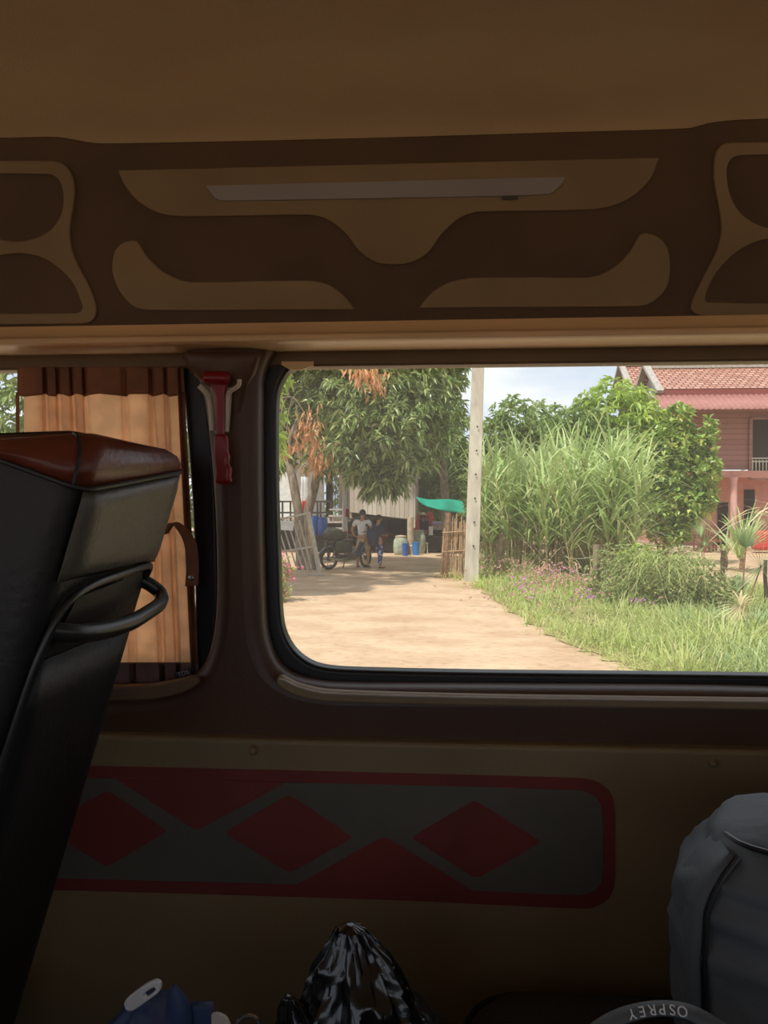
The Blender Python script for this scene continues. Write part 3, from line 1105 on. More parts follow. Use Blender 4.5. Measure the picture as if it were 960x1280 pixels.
# rim band: arch standing along the far top edge
def arch(px, py, Y):
    return P(px, py, Y)
mb = MB()
KP = Plane((.62, WZ), (.62, WZ + 1))
top_ = crom([(694, 1345), (715, 1306), (740, 1281), (775, 1262), (820, 1253), (860, 1257), (895, 1274), (930, 1300), (955, 1345)], False, 5)
bot_ = crom([(706, 1352), (725, 1322), (755, 1295), (788, 1277), (822, 1269), (853, 1272), (880, 1286), (915, 1318), (938, 1352)], False, 5)
rt = [KP.pt(a, b, 0) for a, b in top_]
rb_ = [KP.pt(a, b, .012) for a, b in bot_]
rbk = [p + Vector((0, .015, -.02)) for p in rt]
mb.grid([rb_, rt, rbk])
mb.build('rim_band', M['pack'], bk, smooth='all', solid=.003)
# letters follow the rim, upside down to the viewer
word = 'OSPREY'
xs = np.linspace(853, 790, 6)
for ch, px in zip(word, xs):
    py = float(np.interp(px, [a for a, b in top_], [(b + np.interp(a, [c for c, d in bot_], [d for c, d in bot_])) / 2 for a, b in top_]))
    sl = (np.interp(px + 5, [a for a, b in top_], [b for a, b in top_]) - np.interp(px - 5, [a for a, b in top_], [b for a, b in top_])) / 10
    c = KP.pt(px, py, .0105)
    mw = Matrix.Translation(c) @ KP.M.to_3x3().to_4x4() @ Matrix.Rotation(PI - math.atan(sl), 4, 'Z') @ Matrix.Rotation(R(35), 4, 'X')
    text(ch, .0105, M['white_ink'], mw, 'printed_letter', bk)

# ---------------------------------------------------------------- black plastic bag
pb = thing('plastic_bag', (-.065, .82, .75), 'crumpled shiny black plastic bag tied at the top, below the side panel', 'plastic bag')
def crumple(rows, amp, seed):
    r2 = random.Random(seed)
    n = len(rows[0])
    out = []
    for i, row in enumerate(rows):
        o_ = []
        for k, p in enumerate(row):
            a = 2 * PI * k / n
            w = amp * (math.sin(a * 7 + i * 1.3 + seed) * .6 + math.sin(a * 13 - i * 2.1) * .4 + r2.uniform(-.8, .8))
            c = sum(row, Vector()) / n
            d = (p - c)
            o_.append(c + d * (1 + w) + Vector((0, 0, r2.uniform(-1, 1) * amp * .03)))
        out.append(o_)
    return out
def ovals(secs, n=30):
    return [[Vector((cx + rx * math.cos(2 * PI * k / n), cy + ry * math.sin(2 * PI * k / n), z)) for k in range(n)] for z, cx, cy, rx, ry in secs]
bx = lambda px, Y=.8: XA(px, Y)
s3 = [(.75, -.08, .8, .12, .12), (.8, -.08, .8, .15, .14), (1.0, -.09, .8, .14, .14), (1.15, -.085, .8, .115, .12), (1.30, bx(455), .8, .095, .09), (1.335, bx(455), .8, .085, .07), (1.36, bx(450), .8, .056, .048), (1.385, bx(447), .8, .044, .036), (1.41, bx(444), .8, .034, .026), (1.434, bx(441), .8, .020, .015), (1.448, bx(438), .8, .012, .010), (1.452, bx(437), .8, .003, .003)]
blob(s3, 90, 90, .010, 20, 3, 2.0, True, (1, 1, .6), .006).build('bag_body', M['plastic_bag'], pb, smooth=True)
s4 = [(1.26, bx(392, .78), .78, .03, .03), (1.30, bx(388, .78), .78, .03, .024), (1.335, bx(380, .78), .78, .018, .014), (1.355, bx(372, .78), .78, .020, .010), (1.372, bx(366, .78), .78, .014, .007), (1.384, bx(360, .78), .78, .006, .004), (1.386, bx(359, .78), .78, .002, .002)]
blob(s4, 48, 40, .008, 34, 5, 2.0, True, (1, 1, .7), .003).build('bag_handle', M['plastic_bag'], pb, smooth=True)
s5 = [(1.26, bx(505, .74), .74, .08, .03), (1.30, bx(500, .74), .74, .075, .03), (1.325, bx(490, .74), .74, .06, .02), (1.345, bx(478, .74), .74, .03, .01), (1.35, bx(475, .74), .74, .01, .004)]
blob(s5, 48, 30, .007, 30, 9, 2.0, True, (1, 1, .7), .004).build('gathered_neck', M['plastic_bag'], pb, smooth=True)

# ---------------------------------------------------------------- navy bag with a pale buckle
nb = thing('navy_bag', (-.27, .84, .75), 'navy blue nylon bag with a pale buckle, low beside the reclined seat', 'bag')
cxb = XA(205, .84)
s7 = [(.75, cxb - .01, .84, .09, .1), (.8, cxb - .01, .84, .10, .11), (1.1, cxb, .84, .085, .10), (1.25, cxb - .01, .84, .066, .06), (1.29, cxb - .012, .84, .052, .045), (1.315, cxb - .014, .84, .040, .035), (1.332, cxb - .016, .84, .024, .02), (1.336, cxb - .018, .84, .012, .01)]
blob(s7, 52, 40, .007, 15, 4, 2.2, True, (1, 1, 1), .002).build('bag_body', M['blue_nylon'], nb, smooth='all')
mb = MB()
NP = Plane((.775, WZ), (.775, WZ + 1))
mb.grid([[NP.pt(205, 1290), NP.pt(206, 1255), NP.pt(212, 1232)], [NP.pt(226, 1288, .012), NP.pt(225, 1250, .012), NP.pt(219, 1227, .004)], [NP.pt(246, 1290), NP.pt(241, 1255), NP.pt(226, 1236)]])
mb.build('top_flap', M['blue_nylon'], nb, smooth='all', solid=.004, subsurf=1)
plate('side_tab', M['blue_nylon'], NP, [[(238, 1258, 1), (264, 1258, 1), (265, 1295, 1), (240, 1295, 1)]], 0, .01, bevel=.002, parent=nb)
plate('pale_buckle', M['buckle'], NP, [[(155, 1254), (162, 1246), (180, 1233), (193, 1227), (200, 1230), (199, 1240), (184, 1252), (166, 1264), (157, 1263)], [(180, 1243), (192, 1235), (194, 1239), (183, 1248)]], .016, .006, bevel=.0015, parent=nb)
# small pale sachet and the loop of cord between the bags
wp = thing('folded_tissue', NP.pt(272, 1290, 0) + Vector((0, 0, -.05)), 'scrap of white paper beside the navy bag', 'paper')
plate('sheet', M['clip'], NP, [[(264, 1269, 1), (272, 1268), (284, 1275), (292, 1300, 1), (266, 1330, 1)]], .004, .004, parent=wp, smooth_k=3)
cdl = MB()
cdl.tube([NP.pt(311 + 14 * math.cos(a), 1283 + 14 * math.sin(a), .01) for a in np.linspace(0, 2 * PI, 20)[:-1]], .0022, 7, closed=True)
o = cdl.build('cord_loop', M['chrome'], smooth=True)
tag(o, 'round grey cord loop between the navy bag and the black plastic bag', 'cord')
# ================================================================== OUTSIDE
def C(*a):
    return srgb(*a)
M['pole'] = mat('weathered_concrete', C(205, 196, 178), .85, C(176, 166, 150), 6, bump=.2, bscale=60, stretch=(1, 1, .3))
M['bark'] = mat('grey_bark', C(150, 134, 114), .9, C(104, 90, 74), 14, bump=.6, bscale=40, stretch=(1, 1, .35))
M['bark2'] = mat('brown_bark', C(150, 112, 82), .9, C(110, 84, 62), 14, bump=.5, bscale=40)
M['wood'] = mat('weathered_boards', C(196, 186, 172), .85, C(140, 126, 112), 9, bump=.25, bscale=60, stretch=(6, 6, .35), lo=.3, hi=.7)
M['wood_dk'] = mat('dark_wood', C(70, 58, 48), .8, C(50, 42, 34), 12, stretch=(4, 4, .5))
M['post'] = mat('fence_post_wood', C(150, 130, 106), .9, C(110, 92, 74), 18, bump=.5, bscale=50, stretch=(1, 1, .25))
M['bamboo'] = mat('dry_bamboo', C(190, 156, 118), .8, C(142, 110, 80), 16, stretch=(3, 3, .5))
M['gate'] = mat('grey_gate_wood', C(196, 188, 174), .8, C(160, 150, 136), 14, stretch=(3, 3, .5))
M['white'] = mat('white_paint', C(228, 226, 220), .7, C(208, 205, 198), 6)
M['white_cloth'] = mat('white_cloth', C(250, 249, 247), .85, trans=.5)
M['red_cloth'] = mat('red_cloth', C(205, 50, 48), .85, trans=.25)
M['blue_pl'] = mat('blue_plastic', C(46, 96, 178), .4)
M['blue_lt'] = mat('bright_blue_plastic', C(40, 130, 205), .4)
M['jar'] = mat('mossy_cement', C(176, 180, 158), .85, C(140, 148, 128), 8, bump=.2)
M['cement'] = mat('cement_post', C(196, 176, 150), .85, C(170, 150, 126), 8)
M['net'] = mat('green_shade_net', C(34, 190, 160), .8, C(26, 168, 142), 40, trans=.45)
M['wall_up'] = mat('upper_house_wall', C(172, 116, 108), .8, C(156, 102, 96), 8)
M['wall_lo'] = mat('lower_house_wall', C(206, 148, 134), .8, C(194, 136, 122), 5)
M['pink'] = mat('pink_plaster', C(222, 170, 162), .8, C(212, 160, 152), 5)
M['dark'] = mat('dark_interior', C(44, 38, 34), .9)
M['awning'] = mat('red_corrugated_awning', C(164, 108, 98), .65, C(152, 98, 90), 5)
M['fascia'] = mat('grey_white_timber', C(176, 168, 158), .75, C(150, 140, 130), 10)
M['fascia_red'] = mat('maroon_fascia', C(132, 60, 52), .6)
M['rail'] = mat('cream_railing', C(214, 208, 188), .6)
M['rubber2'] = mat('tyre_rubber', C(42, 38, 36), .75)
M['engine'] = mat('grimy_metal', C(110, 104, 98), .5, C(70, 66, 62), 30, metal=.6)
M['bike_dk'] = mat('dark_bike_plastic', C(42, 42, 46), .35)
M['bike_blue'] = mat('blue_bike_plastic', C(40, 62, 110), .35)
M['cargo'] = mat('dark_green_sacking', C(58, 60, 46), .9, C(44, 44, 34), 14, bump=.4)
M['skin_t'] = mat('tanned_skin', C(188, 136, 104), .6)
M['tshirt'] = mat('white_tshirt', C(236, 232, 232), .85, C(220, 214, 216), 12, bump=.2)
M['khaki'] = mat('khaki_shorts', C(196, 172, 132), .85)
M['hair'] = mat('black_hair', C(30, 26, 26), .6)
M['navy_cloth'] = mat('navy_shirt', C(48, 56, 92), .85, C(36, 40, 66), 12)
M['floral'] = mat('blue_floral_trousers', C(170, 176, 210), .85, C(40, 54, 120), 14, lo=.5, hi=.56)
M['straw'] = mat('straw', C(226, 206, 160), .85)
M['tin'] = mat('rust_tin', C(170, 120, 96), .6, C(140, 92, 70), 8)
M['purple'] = mat('violet_tarp', C(170, 150, 200), .6)
M['yellow'] = mat('yellow_paint', C(228, 196, 60), .5)
M['red_pl'] = mat('red_plastic_sheet', C(206, 60, 56), .5)

def tiles():
    m = bpy.data.materials.new('clay_tiles')
    m.use_nodes = True
    N, L = m.node_tree.nodes, m.node_tree.links
    b = N['Principled BSDF']
    b.inputs['Roughness'].default_value = .7
    tc = N.new('ShaderNodeTexCoord')
    br = N.new('ShaderNodeTexBrick')
    br.inputs['Scale'].default_value = 1.0
    br.inputs['Brick Width'].default_value = .26
    br.inputs['Row Height'].default_value = .2
    br.inputs['Mortar Size'].default_value = .03
    br.inputs['Color1'].default_value = C(194, 146, 124)
    br.inputs['Color2'].default_value = C(166, 108, 90)
    br.inputs['Mortar'].default_value = C(104, 66, 54)
    L.new(tc.outputs['UV'], br.inputs['Vector'])
    L.new(br.outputs['Color'], b.inputs['Base Color'])
    bp = N.new('ShaderNodeBump')
    bp.inputs['Strength'].default_value = .6
    bp.inputs['Distance'].default_value = .03
    bp.invert = True
    L.new(br.outputs['Fac'], bp.inputs['Height'])
    L.new(bp.outputs['Normal'], b.inputs['Normal'])
    return m
M['tiles'] = tiles()

def brickish(name, c1, c2, mo, bw, rh, ms):
    m = bpy.data.materials.new(name)
    m.use_nodes = True
    N, L = m.node_tree.nodes, m.node_tree.links
    b = N['Principled BSDF']
    b.inputs['Roughness'].default_value = .8
    tc = N.new('ShaderNodeTexCoord')
    sx = N.new('ShaderNodeSeparateXYZ')
    cx_ = N.new('ShaderNodeCombineXYZ')
    L.new(tc.outputs['Object'], sx.inputs[0])
    ad = N.new('ShaderNodeMath')
    L.new(sx.outputs['X'], ad.inputs[0])
    L.new(sx.outputs['Y'], ad.inputs[1])
    L.new(ad.outputs[0], cx_.inputs['X'])
    L.new(sx.outputs['Z'], cx_.inputs['Y'])
    br = N.new('ShaderNodeTexBrick')
    br.inputs['Scale'].default_value = 1.0
    br.inputs['Brick Width'].default_value = bw
    br.inputs['Row Height'].default_value = rh
    br.inputs['Mortar Size'].default_value = ms
    br.inputs['Color1'].default_value = c1
    br.inputs['Color2'].default_value = c2
    br.inputs['Mortar'].default_value = mo
    L.new(cx_.outputs[0], br.inputs['Vector'])
    L.new(br.outputs['Color'], b.inputs['Base Color'])
    return m
M['wall_up'] = brickish('maroon_boards', C(166, 122, 114), C(154, 110, 102), C(134, 94, 88), 2.6, .2, .015)
M['planks'] = brickish('grey_plank_wall', C(204, 192, 176), C(176, 160, 144), C(150, 134, 118), .16, 1.25, .012)

# ---------------------------------------------------------------- ground
def dirt():
    m = bpy.data.materials.new('dry_dirt')
    m.use_nodes = True
    N, L = m.node_tree.nodes, m.node_tree.links
    b = N['Principled BSDF']
    b.inputs['Roughness'].default_value = .95
    b.inputs['Specular IOR Level'].default_value = .1
    tc = N.new('ShaderNodeTexCoord')
    def noise(sc, st, det=5):
        mp = N.new('ShaderNodeMapping')
        mp.inputs['Scale'].default_value = st
        L.new(tc.outputs['Object'], mp.inputs['Vector'])
        n = N.new('ShaderNodeTexNoise')
        n.inputs['Scale'].default_value = sc
        n.inputs['Detail'].default_value = det
        L.new(mp.outputs[0], n.inputs['Vector'])
        return n
    n1 = noise(1.6, (.6, 1, 1), 10)
    n2 = noise(9, (.8, 1, 1), 10)
    r1 = N.new('ShaderNodeValToRGB')
    r1.color_ramp.elements[0].position = .3
    r1.color_ramp.elements[0].color = C(178, 146, 116)
    r1.color_ramp.elements[1].position = .62
    r1.color_ramp.elements[1].color = C(198, 170, 140)
    L.new(n1.outputs['Fac'], r1.inputs[0])
    r2 = N.new('ShaderNodeValToRGB')
    r2.color_ramp.elements[0].position = .32
    r2.color_ramp.elements[0].color = (.74, .69, .64, 1)
    r2.color_ramp.elements[1].position = .5
    r2.color_ramp.elements[1].color = (1, 1, 1, 1)
    L.new(n2.outputs['Fac'], r2.inputs[0])
    mx = N.new('ShaderNodeMix')
    mx.data_type = 'RGBA'
    mx.blend_type = 'MULTIPLY'
    mx.inputs[0].default_value = .6
    L.new(r1.outputs[0], mx.inputs[6])
    L.new(r2.outputs[0], mx.inputs[7])
    L.new(mx.outputs[2], b.inputs['Base Color'])
    bp = N.new('ShaderNodeBump')
    bp.inputs['Strength'].default_value = .5
    bp.inputs['Distance'].default_value = .06
    L.new(n2.outputs['Fac'], bp.inputs['Height'])
    L.new(bp.outputs['Normal'], b.inputs['Normal'])
    return m
M['dirt'] = dirt()
M['soil'] = mat('green_soil', C(168, 154, 108), .95, C(140, 132, 84), 3, spec=.1)
M['yard'] = mat('yard_sand', C(214, 180, 136), .95, C(190, 154, 112), 2, spec=.1)
mb = MB()
mb.grid([[Vector((x, y, 0)) for x in np.linspace(-60, 60, 9)] for y in np.linspace(-40, 90, 9)])
g_ = mb.build('ground', M['dirt'], world=False)
tag(g_, kind='structure')

edge_px = [(592, 727), (606, 741), (640, 765), (680, 789), (720, 811), (770, 828), (830, 846), (900, 872)]
edge = [G(a, b) for a, b in edge_px]
back_px = [(1100, 735), (960, 735), (905, 742), (860, 735), (790, 722), (700, 705), (600, 700)]
edge = [p + Vector((.10 * math.sin(i * 2.3), .10 * math.cos(i * 1.7), 0)) for i, p in enumerate([edge[k // 5].lerp(edge[min(k // 5 + 1, len(edge) - 1)], (k % 5) / 5) for k in range((len(edge) - 1) * 5 + 1)])]
verge = [Vector((p.x, p.y, .012)) for p in edge] + [Vector((9, 4, .012)), Vector((16, 8, .012))] + [Vector((G(a, b).x, G(a, b).y, .012)) for a, b in back_px]
mb = MB()
mb.add(verge, [tuple(range(len(verge)))])
tag(mb.build('grass_verge_soil', M['soil'], world=False), kind='structure').name = 'ground'

# ---------------------------------------------------------------- sky
w = bpy.data.worlds.new('sky')
scene.world = w
w.use_nodes = True
N, L = w.node_tree.nodes, w.node_tree.links
bg = N['Background']
tc = N.new('ShaderNodeTexCoord')
mp = N.new('ShaderNodeMapping')
mp.inputs['Scale'].default_value = (1, 1, 3)
L.new(tc.outputs['Generated'], mp.inputs['Vector'])
ns = N.new('ShaderNodeTexNoise')
ns.inputs['Scale'].default_value = 3.2
ns.inputs['Detail'].default_value = 7
ns.inputs['Roughness'].default_value = .55
L.new(mp.outputs[0], ns.inputs['Vector'])
cr = N.new('ShaderNodeValToRGB')
cr.color_ramp.elements[0].position = .36
cr.color_ramp.elements[0].color = C(186, 200, 222)
cr.color_ramp.elements[1].position = .62
cr.color_ramp.elements[1].color = C(232, 234, 238)
L.new(ns.outputs['Fac'], cr.inputs[0])
L.new(cr.outputs[0], bg.inputs['Color'])
bg.inputs['Strength'].default_value = 1.4
sun = bpy.data.lights.new('sun', 'SUN')
sun.energy = 5.1
sun.angle = R(2.0)
sun.color = (1, .965, .91)
so = bpy.data.objects.new('sun', sun)
COL.objects.link(so)
sd = Vector((-.32, -.45, 1.0)).normalized()   # towards the sun
so.rotation_euler = sd.to_track_quat('Z', 'Y').to_euler()
so.location = (0, 0, 30)

# ---------------------------------------------------------------- leaves
mango_l = leafmat('mango_leaves', [C(74, 96, 54), C(126, 148, 84), C(164, 184, 112), C(96, 118, 66), C(208, 216, 152), C(144, 166, 98)], .3, .32, spec=.6)
lime_l = leafmat('lime_leaves', [C(158, 186, 84), C(186, 206, 104), C(170, 196, 92), C(206, 216, 124)], .5, .4)
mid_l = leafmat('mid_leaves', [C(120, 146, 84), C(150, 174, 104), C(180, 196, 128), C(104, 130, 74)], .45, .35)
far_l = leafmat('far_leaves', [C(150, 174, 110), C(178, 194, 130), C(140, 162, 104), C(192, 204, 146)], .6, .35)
jack_l = leafmat('glossy_round_leaves', [C(104, 134, 66), C(146, 176, 84), C(176, 200, 104), C(108, 136, 68), C(186, 204, 116), C(208, 200, 110)], .33, .28)
dry_l = leafmat('dry_leaves', [C(226, 170, 122), C(210, 150, 104), C(236, 188, 144)], .8, .3)
cane_l = leafmat('cane_leaves', [C(158, 184, 112), C(182, 202, 128), C(200, 214, 148), C(164, 190, 104), C(216, 218, 164), C(140, 168, 104)], .45, .38)
cane_d = leafmat('dry_cane_leaves', [C(216, 202, 160), C(200, 180, 136), C(224, 212, 172)], .8, .3)
grass_l = leafmat('grass_blades', [C(158, 176, 92), C(184, 198, 112), C(204, 210, 134), C(138, 160, 84), C(212, 204, 146), C(176, 190, 108)], .55, .4)
palm_l = leafmat('palm_leaves', [C(116, 146, 92), C(156, 180, 120), C(190, 204, 152), C(136, 164, 98)], .42, .3)
bush_l = leafmat('bush_leaves', [C(112, 130, 74), C(140, 156, 90), C(168, 176, 112), C(122, 138, 82), C(196, 190, 134)], .55, .3)
pink_f = leafmat('pink_petals', [C(214, 120, 150), C(232, 150, 176), C(206, 96, 140)], .7, .3)
mauve_f = leafmat('mauve_petals', [C(206, 130, 200), C(220, 150, 214), C(192, 110, 186)], .7, .3)
pale_f = leafmat('faded_pink_seed_heads', [C(206, 160, 150), C(220, 180, 166), C(190, 148, 120)], .7, .3)

# ---------------------------------------------------------------- mango tree at the gate
T = G(377, 712)
def at(px, py, Y):
    return P(px, py, Y)
tY = T.y
lobes = []
for X_, Y_, z_, rx, rz_ in ((-5.6, 15.0, 6.0, 1.1, .5), (-4.4, 14.8, 6.0, 1.2, .5), (-3.3, 15.3, 6.1, 1.0, .5), (-2.6, 16.3, 6.2, .8, .45), (-4.6, 16.6, 6.4, 1.3, .6), (-5.8, 17.0, 6.6, 1.3, .6)):
    lobes.append((Vector((X_, Y_, z_)), (rx, rx, rz_)))  # unseen canopy lobes above the view, added to cast shade on the ground
for px, py, dy, rx, rz_ in ((372, 478, 1.0, 1.1, .9), (415, 500, .6, 1.2, .9), (465, 500, -.6, 1.3, 1.0), (510, 490, -.2, 1.1, .9), (455, 552, -.8, 1.2, .9), (495, 575, -.5, .95, .65), (420, 565, .0, .9, .7), (530, 520, .6, 1.0, 1.0),
                            (475, 440, .2, 1.9, 1.2), (400, 430, .6, 1.7, 1.1), (540, 440, 1.2, 1.0, .9), (555, 480, 1.8, .55, .9), (352, 560, 1.4, .7, .75), (350, 490, 1.6, .8, .8), (350, 525, 1.2, .6, .6), (480, 530, -1.3, 1.0, .8), (560, 425, .9, .9, .8)):
    lobes.append((at(px, py, tY + dy), (rx, rx * .9, rz_)))
tp = [
    ([T, at(374, 650, tY), at(366, 600, tY), at(360, 560, tY + .2), at(378, 510, tY + .3)], [.16, .13, .12, .09, .04]),
    ([G(388, 712), at(382, 660, tY + .1), at(393, 610, tY), at(402, 580, tY), at(430, 560, tY - .2), at(455, 520, tY - .4)], [.17, .14, .12, .11, .07, .03]),
    ([at(402, 582, tY), at(418, 556, tY), at(432, 542, tY - .1), at(440, 500, tY)], [.08, .06, .05, .02]),
    ([at(424, 560, tY), at(450, 553, tY - .3), at(480, 545, tY - .5)], [.05, .04, .015]),
    ([at(362, 575, tY), at(352, 520, tY - .4), at(362, 490, tY - .5)], [.06, .04, .01]),
]
mt = tree('mango_tree', T, tp, lobes, 3600, 9, .30, .075, mango_l, M['bark'], 'big mango tree with dark green leaves and two grey trunks behind the leaning gate', droop=.3, surf=.62)
# drooping tip branch over the plank wall
me = np_mesh('foliage', [crown([(at(480, 604, tY - .7), (.55, .5, .28)), (at(468, 590, tY - .7), (.7, .5, .3))], 120, 9, .3, .075, .45, .5, .7)])
link_mesh(me, 'hanging_foliage', mango_l, mt)
# dead twigs with dry leaves
def dry_cluster(lst, name='dry_foliage'):
    ch = []
    for px, py, rx, rz_, n, dY in lst:
        c = at(px, py, tY + dY)
        pos = np.array(c) + nr.normal(0, 1, (n, 3)) * [rx * .5, .15, rz_ * .5]
        d = unit(np.array([0, 0, -1.0]) + nr.normal(0, .35, (n, 3)))
        ch.append(leaves_np(pos, d, nr.uniform(.18, .32, n), nr.uniform(.05, .08, n), .05))
    link_mesh(np_mesh(name, ch), name, dry_l, mt)
dry_cluster([(387, 525, .3, .3, 60, -1.3), (391, 548, .22, .35, 60, -1.3), (372, 552, .12, .25, 34, -1.3), (405, 567, .3, .25, 55, -1.3), (395, 580, .3, .2, 55, -1.3), (360, 560, .14, .2, 26, -1.3)])
dry_cluster([(462, 466, .4, .35, 70, -2.0), (448, 462, .35, .3, 45, -2.0), (470, 478, .2, .3, 40, -2.0)])
mb = MB()
for a in ([at(350, 498, tY - 1.2), at(366, 497, tY - 1.3), at(378, 512, tY - 1.3), at(386, 530, tY - 1.3)], [at(366, 497, tY - 1.3), at(360, 520, tY - 1.3), at(359, 550, tY - 1.3)], [at(370, 505, tY - 1.3), at(372, 530, tY - 1.3), at(362, 548, tY - 1.3)]):
    mb.tube(crom3(a, 4), .018, 5)
mb.build('dead_twigs', M['bark'], mt, smooth=True)

# bright young sprigs close to the left window edge
tree('leafy_tree', G(300, 745), [([G(300, 745), at(315, 640, G(300, 745).y), at(332, 560, G(300, 745).y)], [.08, .05, .02])],
     [(at(344, 514, 14.2), (.16, .2, .2)), (at(345, 552, 14.2), (.2, .2, .3)), (at(318, 540, 14.3), (.4, .5, .9)), (at(300, 460, 14.3), (.9, .8, .9))], 260, 9, .24, .07, lime_l, M['bark'],
     'small tree with bright yellow-green leaves at the left edge of the main window', droop=.35)
# greenery seen through the left window
tree('leafy_tree', Vector((XA(120, 15), 15, 0)), [([Vector((XA(120, 15), 15, 0)), at(110, 600, 15), at(100, 480, 15)], [.2, .14, .06])],
     [(at(0, 500, 15), (1.3, 1.1, 1.0)), (at(90, 460, 15), (1.6, 1.2, 1.2)), (at(180, 520, 15), (1.5, 1.2, 1.6)), (at(232, 520, 15.3), (.7, .8, 1.2)), (at(235, 620, 15.3), (.7, .8, .9)), (at(20, 600, 15), (1.6, 1.2, 1.2)), (at(130, 640, 15.2), (1.8, 1.2, 1.1))], 1300, 9, .26, .08, mid_l, M['bark'],
     'leafy green tree seen behind the curtain of the left window', droop=.3)
# taller neighbour tree right of the mango, then background trees
b1 = Vector((XA(560, 27), 27, 0))
tree('tall_tree', b1, [([b1, at(555, 600, 27), at(545, 500, 27)], [.18, .14, .06])],
     [(at(520, 470, 26), (1.5, 1.3, 1.3)), (at(545, 515, 26), (.9, 1.0, .8)), (at(535, 560, 26.5), (.6, .7, .5)), (at(530, 430, 27), (1.8, 1.3, 1.2))], 1200, 8, .3, .08, mango_l, M['bark'],
     'tall tree with drooping foliage just left of the concrete pole', droop=.35, surf=.6)
def simple_tree(px, Y, top, base_r, lm, label, n=700, L_=.34, W_=.1, group=None, hmul=1.0, low=None):
    b_ = Vector((XA(px, Y), Y, 0))
    zt2 = ZA(top, Y, px)
    h = zt2
    lob = [((b_.x, Y, h - base_r * .8), (base_r, base_r * .8, base_r * .8)), ((b_.x - base_r * .5, Y - .3, h - base_r * 1.5), (base_r * .8, base_r * .7, base_r * .7)), ((b_.x + base_r * .55, Y - .2, h - base_r * 1.4), (base_r * .8, base_r * .7, base_r * .7)),
           ((b_.x + base_r * .1, Y - .4, h - base_r * 2.2), (base_r * 1.0, base_r * .7, base_r * .7))]
    if low:
        lob.append(((b_.x, Y - .4, h - base_r * 3), (base_r * 1.1, base_r * .7, base_r * .7)))
    return tree('background_tree', b_, [([b_, Vector((b_.x + .1, Y, h * .5)), Vector((b_.x, Y, h - base_r))], [.16, .11, .05])], lob, n, 8, L_, W_, lm, M['bark'], label, group, droop=.3, surf=.6)
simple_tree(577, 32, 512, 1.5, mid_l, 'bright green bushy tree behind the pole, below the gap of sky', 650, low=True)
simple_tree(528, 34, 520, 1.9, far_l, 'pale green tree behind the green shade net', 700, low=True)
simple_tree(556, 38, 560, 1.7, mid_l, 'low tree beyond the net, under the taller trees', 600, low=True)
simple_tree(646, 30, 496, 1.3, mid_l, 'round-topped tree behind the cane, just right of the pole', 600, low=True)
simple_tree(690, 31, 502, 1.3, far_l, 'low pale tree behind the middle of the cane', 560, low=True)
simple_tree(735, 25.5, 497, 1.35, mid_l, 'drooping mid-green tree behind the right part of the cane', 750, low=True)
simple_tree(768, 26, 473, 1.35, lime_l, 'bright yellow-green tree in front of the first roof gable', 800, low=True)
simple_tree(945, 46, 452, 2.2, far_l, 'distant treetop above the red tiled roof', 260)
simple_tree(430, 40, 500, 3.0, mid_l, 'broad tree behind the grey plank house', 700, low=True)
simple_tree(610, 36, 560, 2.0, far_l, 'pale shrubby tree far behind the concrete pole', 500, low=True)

# ---------------------------------------------------------------- round-leaved fruit tree right
jY = G(835, 706).y
jb = Vector((XA(832, jY), jY, 0))
jl = []
for px, py, rx, rz_ in ((850, 525, .4, .45), (845, 560, .75, .6), (820, 590, .8, .65), (868, 590, .75, .65), (840, 630, .95, .7), (870, 560, .55, .5), (812, 640, .55, .5), (876, 625, .5, .5), (838, 660, .7, .45), (889, 535, .17, .25), (886, 552, .25, .25), (806, 565, .4, .4), (838, 545, .5, .5)):
    jl.append((at(px, py, jY - .1), (rx * .93, rx * .85, rz_)))
tree('fruit_tree', jb, [([jb, at(833, 660, jY), at(842, 600, jY), at(848, 530, jY)], [.1, .08, .05, .02]), ([at(833, 660, jY), at(868, 590, jY), at(889, 535, jY)], [.04, .03, .01])], jl, 1500, 6, .24, .13, jack_l, M['bark2'],
     'dense upright tree with glossy rounded leaves in front of the red house', droop=.1, surf=.66, down=-.1)

SHOOTS = []
